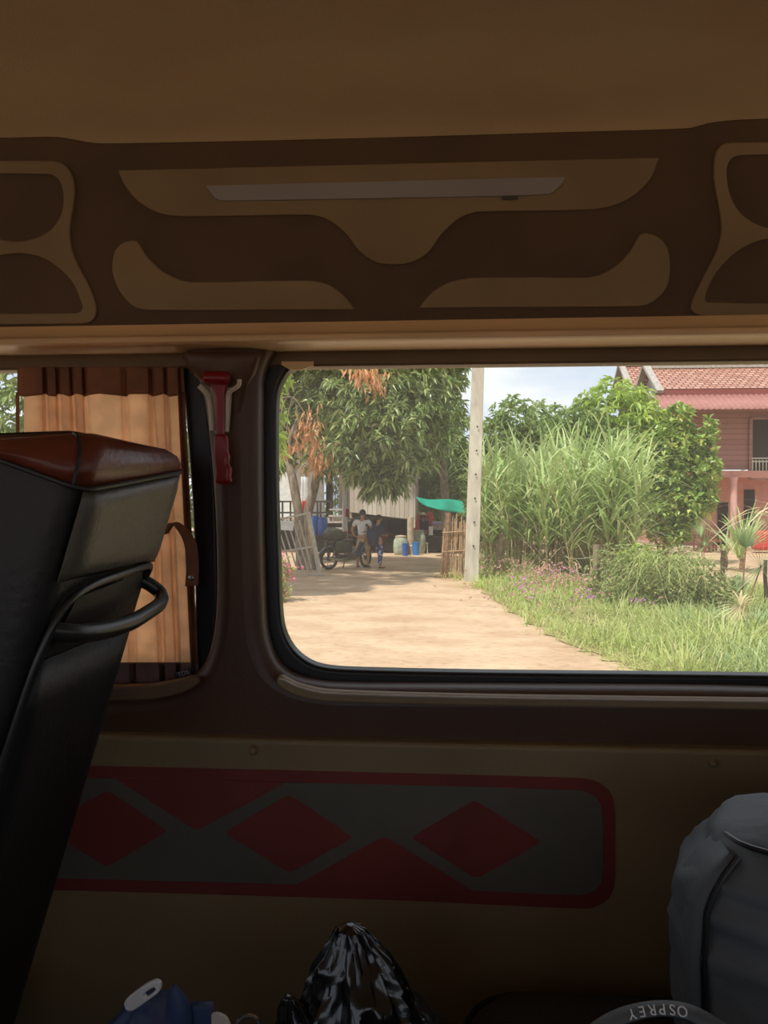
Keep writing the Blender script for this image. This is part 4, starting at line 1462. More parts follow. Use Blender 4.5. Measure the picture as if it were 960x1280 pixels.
# ---------------------------------------------------------------- sugarcane
def make_cane(seed, h):
    r2 = np.random.RandomState(seed)
    t = thing('sugarcane', (0, 0, 0), 'tall sugarcane stem with arching leaves in the thicket right of the pole', 'sugarcane', 'sugarcane stems in the thicket')
    lx, ly = r2.uniform(-.12, .12, 2) * h
    mb = MB()
    pts, rr = [], []
    hs = h * .62
    k = int(hs / .16)
    for i in range(k + 1):
        s = i / k
        for dz, r_ in ((0, .021), (.012, .026), (.03, .02)):
            pts.append(Vector((lx * s**1.6, ly * s**1.6, hs * s + dz)))
            rr.append(r_ * (1 - .35 * s))
    mb.tube(pts, rr, 6)
    o = mb.build('cane_stalk', M['cane'], t, world=False, smooth='all')
    n = 24
    z = np.sort(r2.uniform(hs * .30, hs + .05, n))
    s = z / hs
    base = np.stack([lx * s**1.6, ly * s**1.6, z], 1)
    a = r2.uniform(0, 2 * PI, n)
    el = r2.uniform(.6, 1.35, n)
    d = np.stack([np.cos(a) * np.cos(el), np.sin(a) * np.cos(el), np.sin(el)], 1)
    L_ = r2.uniform(1.2, 2.0, n)
    c1 = blades_np(base, d, L_, r2.uniform(.05, .085, n), r2.uniform(.25, .85, n) * (1.5 - el * .75), 7)
    link_mesh(np_mesh('cane_leaves', [c1]), 'cane_leaves', cane_l, t, world=False)
    n = 9
    z = r2.uniform(.3, hs * .7, n)
    s = z / hs
    base = np.stack([lx * s**1.6, ly * s**1.6, z], 1)
    a = r2.uniform(0, 2 * PI, n)
    d = np.stack([np.cos(a) * .6, np.sin(a) * .6, np.full(n, .5)], 1)
    c2 = blades_np(base, unit(d), r2.uniform(.6, 1.1, n), r2.uniform(.02, .035, n), r2.uniform(.8, 1.3, n), 6)
    link_mesh(np_mesh('dry_leaves', [c2]), 'dry_leaves', cane_d, t, world=False)
    return t
for px, py in ((612, 716), (634, 712), (668, 712), (684, 716), (712, 714), (728, 718), (752, 716), (768, 720)):
    SHOOTS.append((px, py))
M['cane'] = mat('cane_stalk', C(196, 176, 120), .6, C(150, 140, 86), 9, stretch=(1, 1, 4))
canes = [make_cane(30 + i, 3.6 + .16 * i) for i in range(6)]
spots = []
r3 = random.Random(5)
for i in range(135):
    px = r3.uniform(606, 792)
    Y = r3.uniform(18.2, 24.5)
    if px > 765:
        Y = r3.uniform(18.0, 20)
    if px < 625:
        Y = r3.uniform(19.5, 24.5)
    spots.append((XA(px, Y), Y))
for i, (x, y) in enumerate(spots):
    pr = canes[i % 6]
    sc = r3.uniform(.86, 1.14)
    if i < 6:
        pr.location = (x, y, 0)
        pr.rotation_euler = (0, 0, r3.uniform(0, 6.3))
    else:
        dup(pr, (x, y, 0), r3.uniform(0, 6.3), sc)

# ---------------------------------------------------------------- concrete pole
pb_ = G(589, 727)
pt_ = P(598, 445, pb_.y)
pd = (pt_ - pb_)
mb = MB()
mb.tube([pb_ - Vector((0, 0, .0)), pb_ + pd * .5, pb_ + pd, pb_ + pd * 1.7], [.160, .150, .138, .12], 4)
o = MB()
top = pb_ + pd * 1.7
def sq(c, a, b):
    return [c + Vector((-a, -b, 0)), c + Vector((a, -b, 0)), c + Vector((a, b, 0)), c + Vector((-a, b, 0))]
o.grid([sq(pb_, .165, .13), sq(pb_ + pd * .55, .15, .115), sq(pb_ + pd, .135, .105), sq(top, .115, .09)], closed=True)
o.f.append((12, 13, 14, 15))
pole = o.build('utility_pole', M['pole'], bevel=.015)
tag(pole, 'tall square concrete utility pole beside the bamboo fence, holes down its face', 'utility pole')
for k in range(6):
    c = pb_ + pd * (.16 + .105 * k)
    hm_ = MB().lathe([(.022, 0), (.022, .012)], c + Vector((.02, -.145, 0)), 10, axis='Y')
    hm_.build('bolt_hole', M['dark'], pole)

# ---------------------------------------------------------------- fences right: posts and wire
def post(px, top, base, w_, label, lean=0.0, m='post'):
    b_ = G(px, base)
    t_ = P(px + lean, top, b_.y)
    mb = MB()
    mb.tube([b_, b_.lerp(t_, .35) + Vector((.01, 0, 0)), b_.lerp(t_, .7) - Vector((.01, 0, 0)), t_], [w_ * 1.08, w_, w_ * .95, w_ * .9], 9)
    o = mb.build('fence_post', M[m], smooth=True)
    tag(o, label, 'fence post')
    return b_, t_
pa = post(620, 668, 722, .085, 'leaning brown fence post nearest the concrete pole', 9)
pb2 = post(656, 684, 718, .075, 'short dark fence post in front of the cane', 3)
pc = post(699, 686, 722, .07, 'fence post midway along the cane, grass at its foot', 0)
pd2 = post(745, 681, 748, .075, 'pale upright fence post at the right end of the cane', 1)
pe = post(789, 672, 700, .11, 'thick brown post beside the wall of the house yard', 0, 'bark2')
post(824, 679, 706, .07, 'post half hidden by the bush under the fruit tree', 0)
post(902, 688, 730, .05, 'thin dark post behind the fan palms', 2, 'wood_dk')
post(957, 700, 762, .035, 'dark thin post at the right edge of the photo', 0, 'wood_dk')
mb = MB()
def wire(a, b, sag=.08, r_=.006):
    q = [a.lerp(b, t) - Vector((0, 0, sag * 4 * t * (1 - t))) for t in np.linspace(0, 1, 7)]
    mb.tube(q, r_, 5)
ps = [pa, pb2, pc, pd2]
for i in range(3):
    for f in (.45, .8):
        a = ps[i][0].lerp(ps[i][1], f)
        b = ps[i + 1][0].lerp(ps[i + 1][1], f)
        wire(a, b)
tag(mb.build('fence_wire', M['pole'], smooth=True), 'grey wire strung between the posts in front of the cane', 'wire')

# ---------------------------------------------------------------- verge grass, flowers
def in_poly(x, y, poly):
    c = np.zeros(len(x), bool)
    j = len(poly) - 1
    for i in range(len(poly)):
        xi, yi, xj, yj = poly[i].x, poly[i].y, poly[j].x, poly[j].y
        c ^= ((yi > y) != (yj > y)) & (x < (xj - xi) * (y - yi) / ((yj - yi) + 1e-12) + xi)
        j = i
    return c
vp = verge
xs_ = nr.uniform(1, 13, 130000)
ys_ = nr.uniform(6.5, 20, 130000)
k_ = in_poly(xs_ + nr.normal(0, .10, len(xs_)), ys_ + nr.normal(0, .08, len(xs_)), vp) & (ys_ > 8.0)
xs_, ys_ = xs_[k_][:52000], ys_[k_][:52000]
n = len(xs_)
hh_ = nr.uniform(.10, .38, n) * (1 + .5 * np.sin(xs_ * 2.1) * np.sin(ys_ * 1.7))
a = nr.uniform(0, 2 * PI, n)
el = nr.uniform(.7, 1.45, n)
d = np.stack([np.cos(a) * np.cos(el), np.sin(a) * np.cos(el), np.sin(el)], 1)
ch = blades_np(np.stack([xs_, ys_, np.zeros(n)], 1), d, hh_, nr.uniform(.008, .018, n), nr.uniform(.1, .5, n), 3)
o = link_mesh(np_mesh('verge_grass', [ch]), 'verge_grass', grass_l)
tag(o, 'mixed short green and straw grass covering the verge right of the dirt track', 'grass', kind='stuff')
# broad-leaf weeds low in the verge
n = 9000
ii = nr.choice(len(xs_), n)
pos = np.stack([xs_[ii], ys_[ii], nr.uniform(.03, .24, n)], 1)
d = unit(nr.normal(0, 1, (n, 3)) + [0, 0, .3])
o = link_mesh(np_mesh('verge_weeds', [leaves_np(pos, d, nr.uniform(.04, .09, n), nr.uniform(.02, .04, n), .1)]), 'verge_weeds', bush_l)
tag(o, 'small leafy weeds growing through the verge grass', 'weeds', kind='stuff')
# flowering patch near the posts
def flower_patch(name, lst, lm, label, size=.03, zr_=(.15, .42)):
    ch = []
    for px, py, sx, sy, n in lst:
        c = G(px, py)
        pos = np.stack([c.x + nr.normal(0, sx, n), c.y + nr.normal(0, sy, n), nr.uniform(zr_[0], zr_[1], n)], 1)
        per = 6
        b = np.repeat(pos, per, 0)
        dd = unit(nr.normal(0, 1, (n * per, 3)) + [0, 0, .5])
        ch.append(leaves_np(b, dd, np.full(n * per, size), np.full(n * per, size * .7), .05))
    o = link_mesh(np_mesh(name, ch), name, lm)
    tag(o, label, 'flowers', kind='stuff')
flower_patch('mauve_flowers', [(652, 745, .12, .1, 9), (700, 735, .15, .2, 16), (731, 765, .14, .1, 12), (690, 728, .2, .2, 9), (800, 775, .1, .1, 6), (660, 762, .1, .1, 5), (782, 757, .2, .1, 6)], mauve_f, 'scattered bright mauve flowers in the verge between track and posts', .045)
flower_patch('faded_flowers', [(632, 722, .35, .3, 90), (665, 728, .5, .4, 120), (700, 738, .6, .4, 130), (735, 745, .6, .4, 90), (680, 760, .7, .4, 70)], pale_f, 'faded pinkish seed heads among the weeds below the cane', .05, (.1, .5))

def clump(px, py, n, L_, spread, lm, label, cat='grass clump', w_=(.010, .02), droop=(.2, .8), name='grass_clump', group=None, el_=(.7, 1.5), Yd=None):
    c = G(px, py)
    r_ = nr.normal(0, spread, (n, 2))
    a = np.arctan2(r_[:, 1], r_[:, 0]) + nr.normal(0, .6, n)
    el = nr.uniform(el_[0], el_[1], n)
    d = np.stack([np.cos(a) * np.cos(el), np.sin(a) * np.cos(el), np.sin(el)], 1)
    ch = blades_np(np.stack([c.x + r_[:, 0], c.y + r_[:, 1], np.zeros(n)], 1), d, nr.uniform(L_ * .6, L_, n), nr.uniform(w_[0], w_[1], n), nr.uniform(droop[0], droop[1], n), 6)
    o = link_mesh(np_mesh(name, [ch]), name, lm, pivot=(c.x, c.y, 0))
    return tag(o, label, cat, group)
clump(775, 775, 160, .75, .16, grass_l, 'upright grass clump in the verge just right of the tallest fence post')
clump(855, 850, 260, .75, .22, grass_l, 'lush pale grass clump at the bottom of the window by the track edge')
clump(905, 822, 420, .95, .35, grass_l, 'wide arching long-grass clump at the bottom right of the verge')
clump(955, 850, 260, .8, .25, palm_l, 'bluish grass clump at the right edge above the window seal')
clump(930, 790, 420, .7, .5, palm_l, 'dark green spreading grass behind the arching clump at right')
clump(845, 790, 380, .6, .5, grass_l, 'low bright grass patch in front of the round bush')
clump(820, 815, 200, .45, .3, lime_l, 'small yellow-green tuft midway up the verge')
clump(985, 800, 300, .8, .4, grass_l, 'grass clump cut by the right edge of the photo')
clump(650, 722, 90, 1.3, .12, cane_l, 'spiky young cane tuft behind the short dark post', w_=(.02, .04))

for px, py in SHOOTS:
    clump(px, py, 60, 1.5, .16, cane_l, 'cane shoots forming the leafy foot of the thicket', 'sugarcane', (.03, .055), (.2, .9), 'cane_shoots', 'leafy cane shoots at the foot of the thicket')
for i, (px, py) in enumerate(((668, 752), (712, 770), (742, 788), (640, 738))):
    clump(px, py, 110, .5, .16, cane_d, ['straw-coloured dry tuft in the verge below the short dark post', 'straw-coloured dry tuft in the middle of the verge', 'straw-coloured dry tuft near the track edge below the bush', 'straw-coloured dry tuft in the verge beside the concrete pole'][i], 'grass clump', (.006, .012))
# round bush with long grass hanging over it
bc = G(838, 768)
bt = thing('round_bush', (bc.x, bc.y + .6, 0), 'round dull green bush overgrown with straw grass in front of the fruit tree', 'bush')
lob = [((at(800, 735, bc.y + .8)), (.95, .7, .55)), ((at(850, 735, bc.y + .6)), (.9, .7, .55)), ((at(885, 748, bc.y + .4)), (.5, .5, .45)), (at(775, 715, bc.y + 1.8), (.6, .6, .6)), (at(820, 705, bc.y + 1.2), (.9, .6, .35)), (at(830, 765, bc.y + .2), (1.1, .4, .3))]
link_mesh(np_mesh('foliage', [crown(lob, 2300, 6, .075, .04, .1, .6, 0)]), 'foliage', bush_l, bt)
n = 380
bx_ = nr.uniform(at(790, 700, bc.y).x, at(895, 700, bc.y).x, n)
base = np.stack([bx_, nr.uniform(bc.y, bc.y + .9, n), nr.uniform(.45, .95, n)], 1)
a = nr.uniform(PI, 2.3 * PI, n)
d = np.stack([np.cos(a) * .6, np.sin(a) * .6, nr.uniform(.3, .9, n)], 1)
link_mesh(np_mesh('grass_overgrowth', [blades_np(base, unit(d), nr.uniform(.4, .8, n), nr.uniform(.008, .016, n), nr.uniform(.6, 1.3, n), 6)]), 'grass_overgrowth', grass_l, bt)
link_mesh(np_mesh('bright_sprigs', [crown([(at(800, 695, bc.y + 1.5), (.45, .3, .22))], 160, 6, .09, .05, .1, .4, 0)]), 'bright_sprigs', lime_l, bt)

# fan palms
def fan(c, r_, facing, n=26, span=2.9, w_=.05, droop=.2, up=PI / 2):
    """one palmate leaf around c; facing = direction normal of the fan"""
    f = Vector(facing).normalized()
    u = f.cross(Vector((0, 0, 1))).normalized()
    v = u.cross(f).normalized()
    ds, bs = [], []
    for k in range(n):
        a = up - span + 2 * span * k / (n - 1)
        ds.append(tuple(u * math.cos(a) + v * math.sin(a) + f * .1))
        bs.append(tuple(c))
    return blades_np(np.array(bs), unit(np.array(ds)), np.full(n, r_) * nr.uniform(.85, 1.05, n), np.full(n, w_), np.full(n, droop), 5)
def palm(px, py, leaves, label, lm=palm_l):
    c0 = G(px, py)
    t = thing('fan_palm', (c0.x, c0.y, 0), label, 'palm')
    for (lx, ly, r_, fc, sp2, kind) in leaves:
        c = P(lx, ly, c0.y)
        mb = MB()
        mb.tube(crom3([Vector((c0.x, c0.y, 0)), Vector((c0.x * .6 + c.x * .4, c0.y, c.z * .35)), c], 4), .012, 6)
        mb.build('leaf_stalk', M['bark2'], t, smooth=True)
        link_mesh(np_mesh('fan_leaf', [fan(c, r_, fc, span=sp2, droop=.06 if kind != 'd' else .5)]), 'fan_leaf', cane_d if kind == 'd' else lm, t)
    return t
palm(925, 775, [(951, 709, .72, (-.2, -1, .1), 2.6, 'g'), (932, 684, .62, (.1, -1, .1), 1.3, 'g')], 'large fan palm at the right edge with two round pleated leaves')
palm(922, 758, [(921, 740, .42, (.5, -1, .2), 1.1, 'g'), (926, 752, .4, (-.5, -1, .1), .9, 'g')], 'low fan palm with upright folded leaves beside the bush')
palm(936, 790, [(925, 757, .42, (0, -1, .3), 2.9, 'd')], 'withered straw-coloured palm frond hanging above the grass')
palm(880, 715, [(880, 683, .55, (.2, -1, .2), 2.4, 'g'), (876, 672, .55, (-.4, -1, .3), 1.4, 'g')], 'fan palm sprawling behind the round bush')
# pandanus-like plants
def spiky(px, py, topy, n, w_, label, lm=palm_l, L_=1.9, dr=(.1, .7), spread=.15, el_=(.8, 1.5)):
    c = G(px, py)
    z0 = max(0.1, ZA(topy, c.y, px))
    t = thing('spiky_plant', (c.x, c.y, 0), label, 'plant')
    MB().tube([c, Vector((c.x + .03, c.y, z0 * .5)), Vector((c.x, c.y, z0))], [.07, .06, .05], 8).build('stem', M['bark2'], t, smooth=True)
    a = nr.uniform(0, 2 * PI, n)
    el = nr.uniform(el_[0], el_[1], n)
    d = np.stack([np.cos(a) * np.cos(el), np.sin(a) * np.cos(el), np.sin(el)], 1)
    base = np.stack([c.x + nr.normal(0, .04, n), c.y + nr.normal(0, .04, n), nr.uniform(z0 * .6, z0, n)], 1)
    link_mesh(np_mesh('sword_leaves', [blades_np(base, d, nr.uniform(L_ * .6, L_, n), nr.uniform(w_ * .7, w_, n), nr.uniform(dr[0], dr[1], n), 7)]), 'sword_leaves', lm, t)
spiky(926, 715, 690, 34, .11, 'tall spiky plant with upright sword leaves before the pink column', cane_l, 2.2, (.05, .5))
spiky(906, 712, 690, 16, .06, 'thin spiky plant just left of the pink column', cane_l, 1.6, (.1, .9))
spiky(985, 760, 640, 30, .07, 'arching long-leaved plant reaching in from the right edge', cane_d, 2.2, (.4, 1.0), el_=(.3, 1.3))
spiky(778, 712, 690, 18, .06, 'upright blade-leaved plant at the right end of the cane', cane_l, 2.6, (.05, .4))

# flowering shrub bottom left of window
fb = G(352, 752)
ft = thing('flowering_shrub', (fb.x, fb.y, 0), 'pink flowering shrub at the lower left corner of the main window', 'shrub')
lobs = [(at(352, 722, fb.y), (.2, .3, .5)), (at(345, 745, fb.y), (.3, .3, .25)), (at(362, 712, fb.y), (.16, .2, .12)), (at(330, 710, fb.y), (.4, .4, .5))]
link_mesh(np_mesh('foliage', [crown(lobs, 260, 6, .08, .04, .2, .4, .1)]), 'foliage', grass_l, ft)
link_mesh(np_mesh('blossom', [crown([(at(353, 700, fb.y), (.12, .2, .16)), (at(366, 711, fb.y), (.18, .2, .07)), (at(354, 740, fb.y), (.12, .2, .08)), (at(360, 722, fb.y), (.15, .2, .1))], 60, 6, .05, .035, .05, .5, 0)]), 'blossom', pink_f, ft)

# ---------------------------------------------------------------- bamboo fence beside the pole
bY = G(560, 722).y
bf = thing('bamboo_fence', G(566, 722), 'rough bamboo picket fence panel leaning beside the concrete pole', 'fence')
def stick(a, b, w_, m, nm, par):
    mb = MB()
    mid = a.lerp(b, .5) + Vector((rng.uniform(-.02, .02), 0, 0))
    mb.tube([a, mid, b], [w_, w_ * .95, w_ * .85], 7)
    return mb.build(nm, m, par, smooth=True)
stick(P(557, 721, bY), P(561, 641, bY), .085, M['bark2'], 'thick_post', bf)
stick(P(552, 719, bY), P(556, 660, bY), .03, M['bamboo'], 'picket', bf)
for i, (a, b, t0, b0) in enumerate(((563, 566, 645, 722), (566, 569, 648, 720), (570, 571, 642, 721), (573, 575, 652, 722), (576, 577, 646, 721), (579, 582, 655, 722), (581, 580, 650, 722), (568, 573, 660, 722))):
    stick(P(a, b0, bY + rng.uniform(-.05, .05)), P(b, t0, bY), rng.uniform(.018, .03), M['bamboo'], 'picket', bf)
for yy in (664, 688):
    stick(P(553, yy + 2, bY - .06), P(582, yy, bY - .06), .018, M['bamboo'], 'cross_rail', bf)
clump(553, 722, 60, .35, .12, cane_d, 'dry straw heaped at the foot of the bamboo fence')
clump(575, 724, 90, .5, .2, grass_l, 'green tuft between the bamboo fence and the concrete pole')
clump(603, 735, 120, .6, .2, lime_l, 'bright green weeds at the right foot of the concrete pole')

# ---------------------------------------------------------------- leaning gate at left
gY = G(400, 720).y
gate = thing('wooden_gate', G(386, 724), 'grey slatted gate leaning open in front of the mango trunks', 'gate')
gp = lambda x, y, d_=0: P(x, y, gY + .3 - .3 * (y - 600) / 120 + d_)
def gbar(a, b, w_, nm, h=None):
    MB().bar(a, b, w_, h or w_).build(nm, M['gate'], gate)
gbar(gp(400, 719), gp(385, 640), .10, 'side_stile', .07)
gbar(gp(367, 728), gp(400, 719), .07, 'bottom_rail')
gbar(gp(350, 690), gp(392, 683), .05, 'middle_rail')
gbar(gp(346, 650), gp(386, 641), .05, 'top_rail')
for x0_, x1_ in ((338, 361), (345, 368), (352, 375), (359, 382), (366, 388), (374, 393)):
    gbar(gp(x0_, 650), gp(x1_, 724 if x1_ > 365 else 726), .045, 'slat', .02)
sg = plate_o = MB().box((0, 0, 0), (.34, .015, .24))
so_ = sg.build('blank_sign', M['white'], world=False)
so_.location = gp(358.5, 657, -.06)
so_.rotation_euler = (R(-8), R(4), 0)
tag(so_, 'small white board hung on the leaning gate', 'sign')
post(389, 640, 712, .06, 'pale rough gate post between the mango trunks and the motorbike', -3, 'bamboo')

# ---------------------------------------------------------------- grey plank stilt house
hY = 26.8
hx0, hx1 = XA(405, hY), XA(519, hY)
hz0, hz1 = ZA(648, hY, 480), 4.3
sh = thing('stilt_house', ((hx0 + hx1) / 2, hY + 2.5, 0), 'grey plank house raised on posts behind the motorbike', 'house')
def bx3(x0, x1, y0, y1, z0, z1):
    return MB().box(((x0 + x1) / 2, (y0 + y1) / 2, (z0 + z1) / 2), (x1 - x0, y1 - y0, z1 - z0))
xw0 = XA(437, hY)
mb = MB()
# slightly skewed lower edge as in the photo: front wall
mb.prism([Vector((xw0, hY, ZA(640, hY, 437))), Vector((XA(511, hY), hY, ZA(649, hY, 511))), Vector((XA(511, hY), hY, ZA(660, hY, 511))), Vector((hx1, hY, ZA(660, hY, 518))), Vector((hx1, hY, hz1)), Vector((xw0, hY, hz1))], (0, .08, 0))
mb.build('plank_wall', M['planks'], sh)
bx3(hx1 - .08, hx1, hY + .09, hY + 5, hz0 - .1, hz1).build('plank_wall', M['planks'], sh)
bx3(xw0, xw0 + .08, hY + .09, hY + 5, hz0, hz1).build('plank_wall', M['planks'], sh)
bx3(xw0 - .1, hx1 - .1, hY + .1, hY + 5, hz0 - .05, hz0 + .08).build('floor_deck', M['wood_dk'], sh)
mb = MB()
mb.prism([Vector((XA(330, hY), hY - .6, hz1 - .1)), Vector((XA(330, hY), hY + 2.5, hz1 + 1.6)), Vector((XA(330, hY), hY + 5.8, hz1 - .1))], (hx1 - XA(330, hY) + .4, 0, 0))
mb.build('gable_roof', M['tin'], sh)
p0 = MB()
p0.lathe([(.17, 0), (.17, .3), (.12, .34), (.115, 1.3)], (XA(513, hY - .1), hY + .05, 0), 14)
p0.build('front_post', M['cement'], sh)
for x, y in ((XA(455, hY), hY + .3), (XA(480, hY), hY + 2.4), (XA(500, hY), hY + 2.4), (XA(512, hY), hY + 4.6), (XA(455, hY), hY + 4.6), (XA(345, hY), hY + 2.4), (XA(420, hY), hY + 2.4)):
    MB().tube([(x, y, 0), (x, y, hz0)], .09, 9).build('stilt', M['wood_dk'], sh, smooth=True)
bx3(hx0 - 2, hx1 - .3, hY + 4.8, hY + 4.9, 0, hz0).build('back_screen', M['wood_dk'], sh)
# left verandah wing: deck, white wall panels, dark opening, railing
lx0, lx1 = XA(325, hY), XA(437, hY)
dz = ZA(648, hY, 400)
bx3(lx0, lx1, hY + .3, hY + 3, dz - .12, dz).build('verandah_deck', M['wood'], sh)
bx3(lx0, XA(405, hY + 2), hY + 2, hY + 2.08, dz, 4.2).build('white_wall_panel', M['white'], sh)
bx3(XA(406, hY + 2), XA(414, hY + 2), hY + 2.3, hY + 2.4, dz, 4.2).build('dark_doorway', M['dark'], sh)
bx3(XA(424, hY + 2), XA(440, hY + 2), hY + 2.0, hY + 2.08, dz, 4.2).build('plank_wall', M['planks'], sh)
for i in range(7):
    x = XA(414 + 1.8 * i, hY + 2)
    MB().box((x, hY + 2.02, (dz + 2.5) / 2 + .25), (.03, .03, 1.3)).build('balcony_bar', M['wood_dk'], sh)
# railing along the deck
for py in (627, 641):
    bx3(lx0, XA(413, hY), hY + .28, hY + .34, ZA(py, hY, 380) - .03, ZA(py, hY, 380) + .03).build('railing', M['wood_dk'], sh)
for px in (345, 351, 361, 395, 399, 412):
    MB().box((XA(px, hY), hY + .31, ZA(640, hY, 380)), (.06, .05, .75)).build('baluster', M['wood_dk'], sh)
for i, py in enumerate((637, 645, 652.5, 660, 668)):
    z = ZA(py, hY, 430)
    bx3(XA(411, hY), XA(430, hY), hY + .1 - .22 * i, hY + .34 - .22 * i, z - .03, z + .03).build('stair_tread', M['wood'], sh)
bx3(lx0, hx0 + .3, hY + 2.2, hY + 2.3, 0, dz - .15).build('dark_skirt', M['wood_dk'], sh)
# bags and clutter under the house: dark sacks
def sack(px, Y, s, m, label, nm='sack', h=None):
    x = XA(px, Y)
    rows = [[Vector((x + rx * math.cos(a), Y + rx * .8 * math.sin(a), z)) for a in np.linspace(0, 2 * PI, 15)[:-1]] for z, rx in ((0, s * .8), (.05, s), (s * .9, s * 1.02), (s * 1.5, s * .8), (s * 1.8, s * .35), (s * 1.85, s * .2))]
    o = closed_loft(crumple(rows, .05, int(px))).build(nm, m, smooth='all')
    return tag(o, label, 'sack')
sack(490, hY + .9, .33, M['cargo'], 'dark lumpy sack under the plank house beside the left cement jar')
sack(482, hY + 1.3, .4, M['fascia_red'], 'brownish red sack in the shade under the plank house')
sack(473, hY + 1.9, .4, M['cargo'], 'large dark sack deep under the plank house behind the woman')
# hanging dark garments under the house
def hang(px, top, bot, Y, w_, m, name, label, cat='cloth', parts=()):
    x = XA(px, Y)
    z1, z0 = ZA(top, Y, px), ZA(bot, Y, px)
    rows = []
    for j in range(7):
        z = z1 + (z0 - z1) * j / 6
        ww = w_ * (.7 + .3 * j / 6)
        rows.append([Vector((x + ww * (i / 8 - .5), Y + .03 * math.sin(i * 1.9 + j * .3), z)) for i in range(9)])
    mb = MB()
    mb.grid(rows)
    return mb, rows
bn = thing('hanging_banner', (XA(431, 22.6), 22.6, 0), 'long white and red cloth banner hanging on a post left of the man', 'banner')
MB().tube([(XA(434, 22.65), 22.65, 0), (XA(434, 22.65), 22.65, ZA(592, 22.65, 434))], .02, 7).build('banner_pole', M['bamboo'], bn, smooth=True)
mb, _ = hang(431, 600, 672, 22.58, .17, None, '', '')
mb.build('white_cloth', M['white_cloth'], bn, smooth='all', solid=.006)
for t_, b_, px in ((596, 604, 433), (636, 646, 434), (664, 675, 432)):
    mb, _ = hang(px, t_, b_, 22.52, .12, None, '', '')
    mb.build('red_trim', M['red_cloth'], bn, smooth='all', solid=.006)
bn2 = thing('hanging_banner', (XA(381, hY - .3), hY - .3, dz), 'small white and red cloth hanging between the mango trunks', 'banner')
mb, _ = hang(380, 596, 640, hY - .3, .3, None, '', '')
mb.build('white_cloth', M['white_cloth'], bn2, smooth='all', solid=.006)
mb, _ = hang(380, 626, 642, hY - .36, .2, None, '', '')
mb.build('red_trim', M['red_cloth'], bn2, smooth='all', solid=.006)

# low platform with blue drums
kY = 24.5
kb = thing('slatted_platform', (XA(405, kY), kY, 0), 'low dark green wooden platform behind the motorbike carrying a blue drum', 'platform')
zt3 = ZA(669, kY, 400)
bx3(XA(385, kY), XA(440, kY), kY - .4, kY + .6, zt3 - .06, zt3).build('platform_top', M['cargo'], kb)
bx3(XA(386, kY), XA(439, kY), kY - .35, kY - .3, .25, zt3 - .1).build('side_boards', M['cargo'], kb)
for px in (388, 412, 437):
    MB().box((XA(px, kY), kY - .32, zt3 / 2), (.07, .07, zt3 - .02)).build('leg', M['cargo'], kb)
def drum(px, w_, top, nm, label, m):
    x = XA(px, kY)
    h = ZA(top, kY, px) - zt3
    t = thing('plastic_drum', (x, kY, zt3), label, 'drum')
    MB().lathe([(w_ * .9, 0), (w_, .03), (w_, h * .3), (w_ * 1.03, h * .33), (w_, h * .36), (w_, h * .66), (w_ * 1.03, h * .69), (w_, h * .72), (w_, h * .93), (w_ * .85, h)], (0, 0, 0), 18).build('drum_body', m, t, world=False, smooth=True)
    MB().lathe([(w_ * .88, h), (w_ * .88, h + .03), (w_ * .3, h + .035)], (0, 0, 0), 18).build('lid', m, t, world=False, smooth=True)
drum(403, .17, 648, 'd', 'tall blue plastic drum on the dark platform, the right one of the pair', M['blue_pl'])
drum(393, .13, 646, 'd', 'blue plastic drum on the dark platform, half behind the gate post', M['blue_pl'])

# jars, buckets, stool
def jar(px, Y, r_, h, label):
    t = thing('water_jar', (XA(px, Y), Y, 0), label, 'jar')
    MB().lathe([(r_ * .8, 0), (r_ * .98, h * .15), (r_, h * .5), (r_ * .95, h * .8), (r_ * .75, h * .93), (r_ * .72, h), (r_ * .6, h), (r_ * .6, h * .96)], (0, 0, 0), 20).build('jar_body', M['jar'], t, world=False, smooth=True)
    MB().lathe([(r_ * .76, h), (r_ * .76, h + .03), (r_ * .1, h + .06)], (0, 0, 0), 18).build('jar_lid', M['cement'], t, world=False, smooth=True)
jar(501, hY - .2, .26, ZA(671, hY - .2, 501), 'mossy cement water jar left of the house post')
jar(523, hY + .5, .26, ZA(664, hY + .5, 523), 'taller greenish water jar right of the house post')
def bucket(px, Y, r_, h, m, label):
    t = thing('bucket', (XA(px, Y), Y, 0), label, 'bucket')
    MB().lathe([(r_ * .8, 0), (r_, h), (r_ * 1.06, h), (r_ * 1.06, h - .03), (r_ * 1.0, h - .03), (r_ * .93, h - .005), (r_ * .75, .02)], (0, 0, 0), 18).build('bucket_body', m, t, world=False, smooth=True)
    mb = MB()
    mb.tube([(r_ * math.cos(a), -.02 - r_ * .9 * math.sin(a) * .5, h + r_ * .0 - r_ * .8 * math.sin(a)) for a in np.linspace(0, PI, 9)], .006, 5)
    mb.build('handle', M['white'], t, world=False, smooth=True)
bucket(506.5, hY - .7, .11, .42, M['blue_pl'], 'dark blue bucket left of the house post')
bucket(520, hY - .35, .13, .44, M['blue_lt'], 'bright blue bucket right of the house post')
stl = thing('stool', (XA(530, 27.4), 27.4, 0), 'small white stool behind the taller jar', 'stool')
MB().box((0, 0, .36), (.3, .26, .04)).build('seat', M['jar'], stl, world=False)
for sx_ in (-1, 1):
    for sy_ in (-1, 1):
        MB().bar((sx_ * .13, sy_ * .11, 0), (sx_ * .11, sy_ * .09, .35), .035).build('leg', M['jar'], stl, world=False)
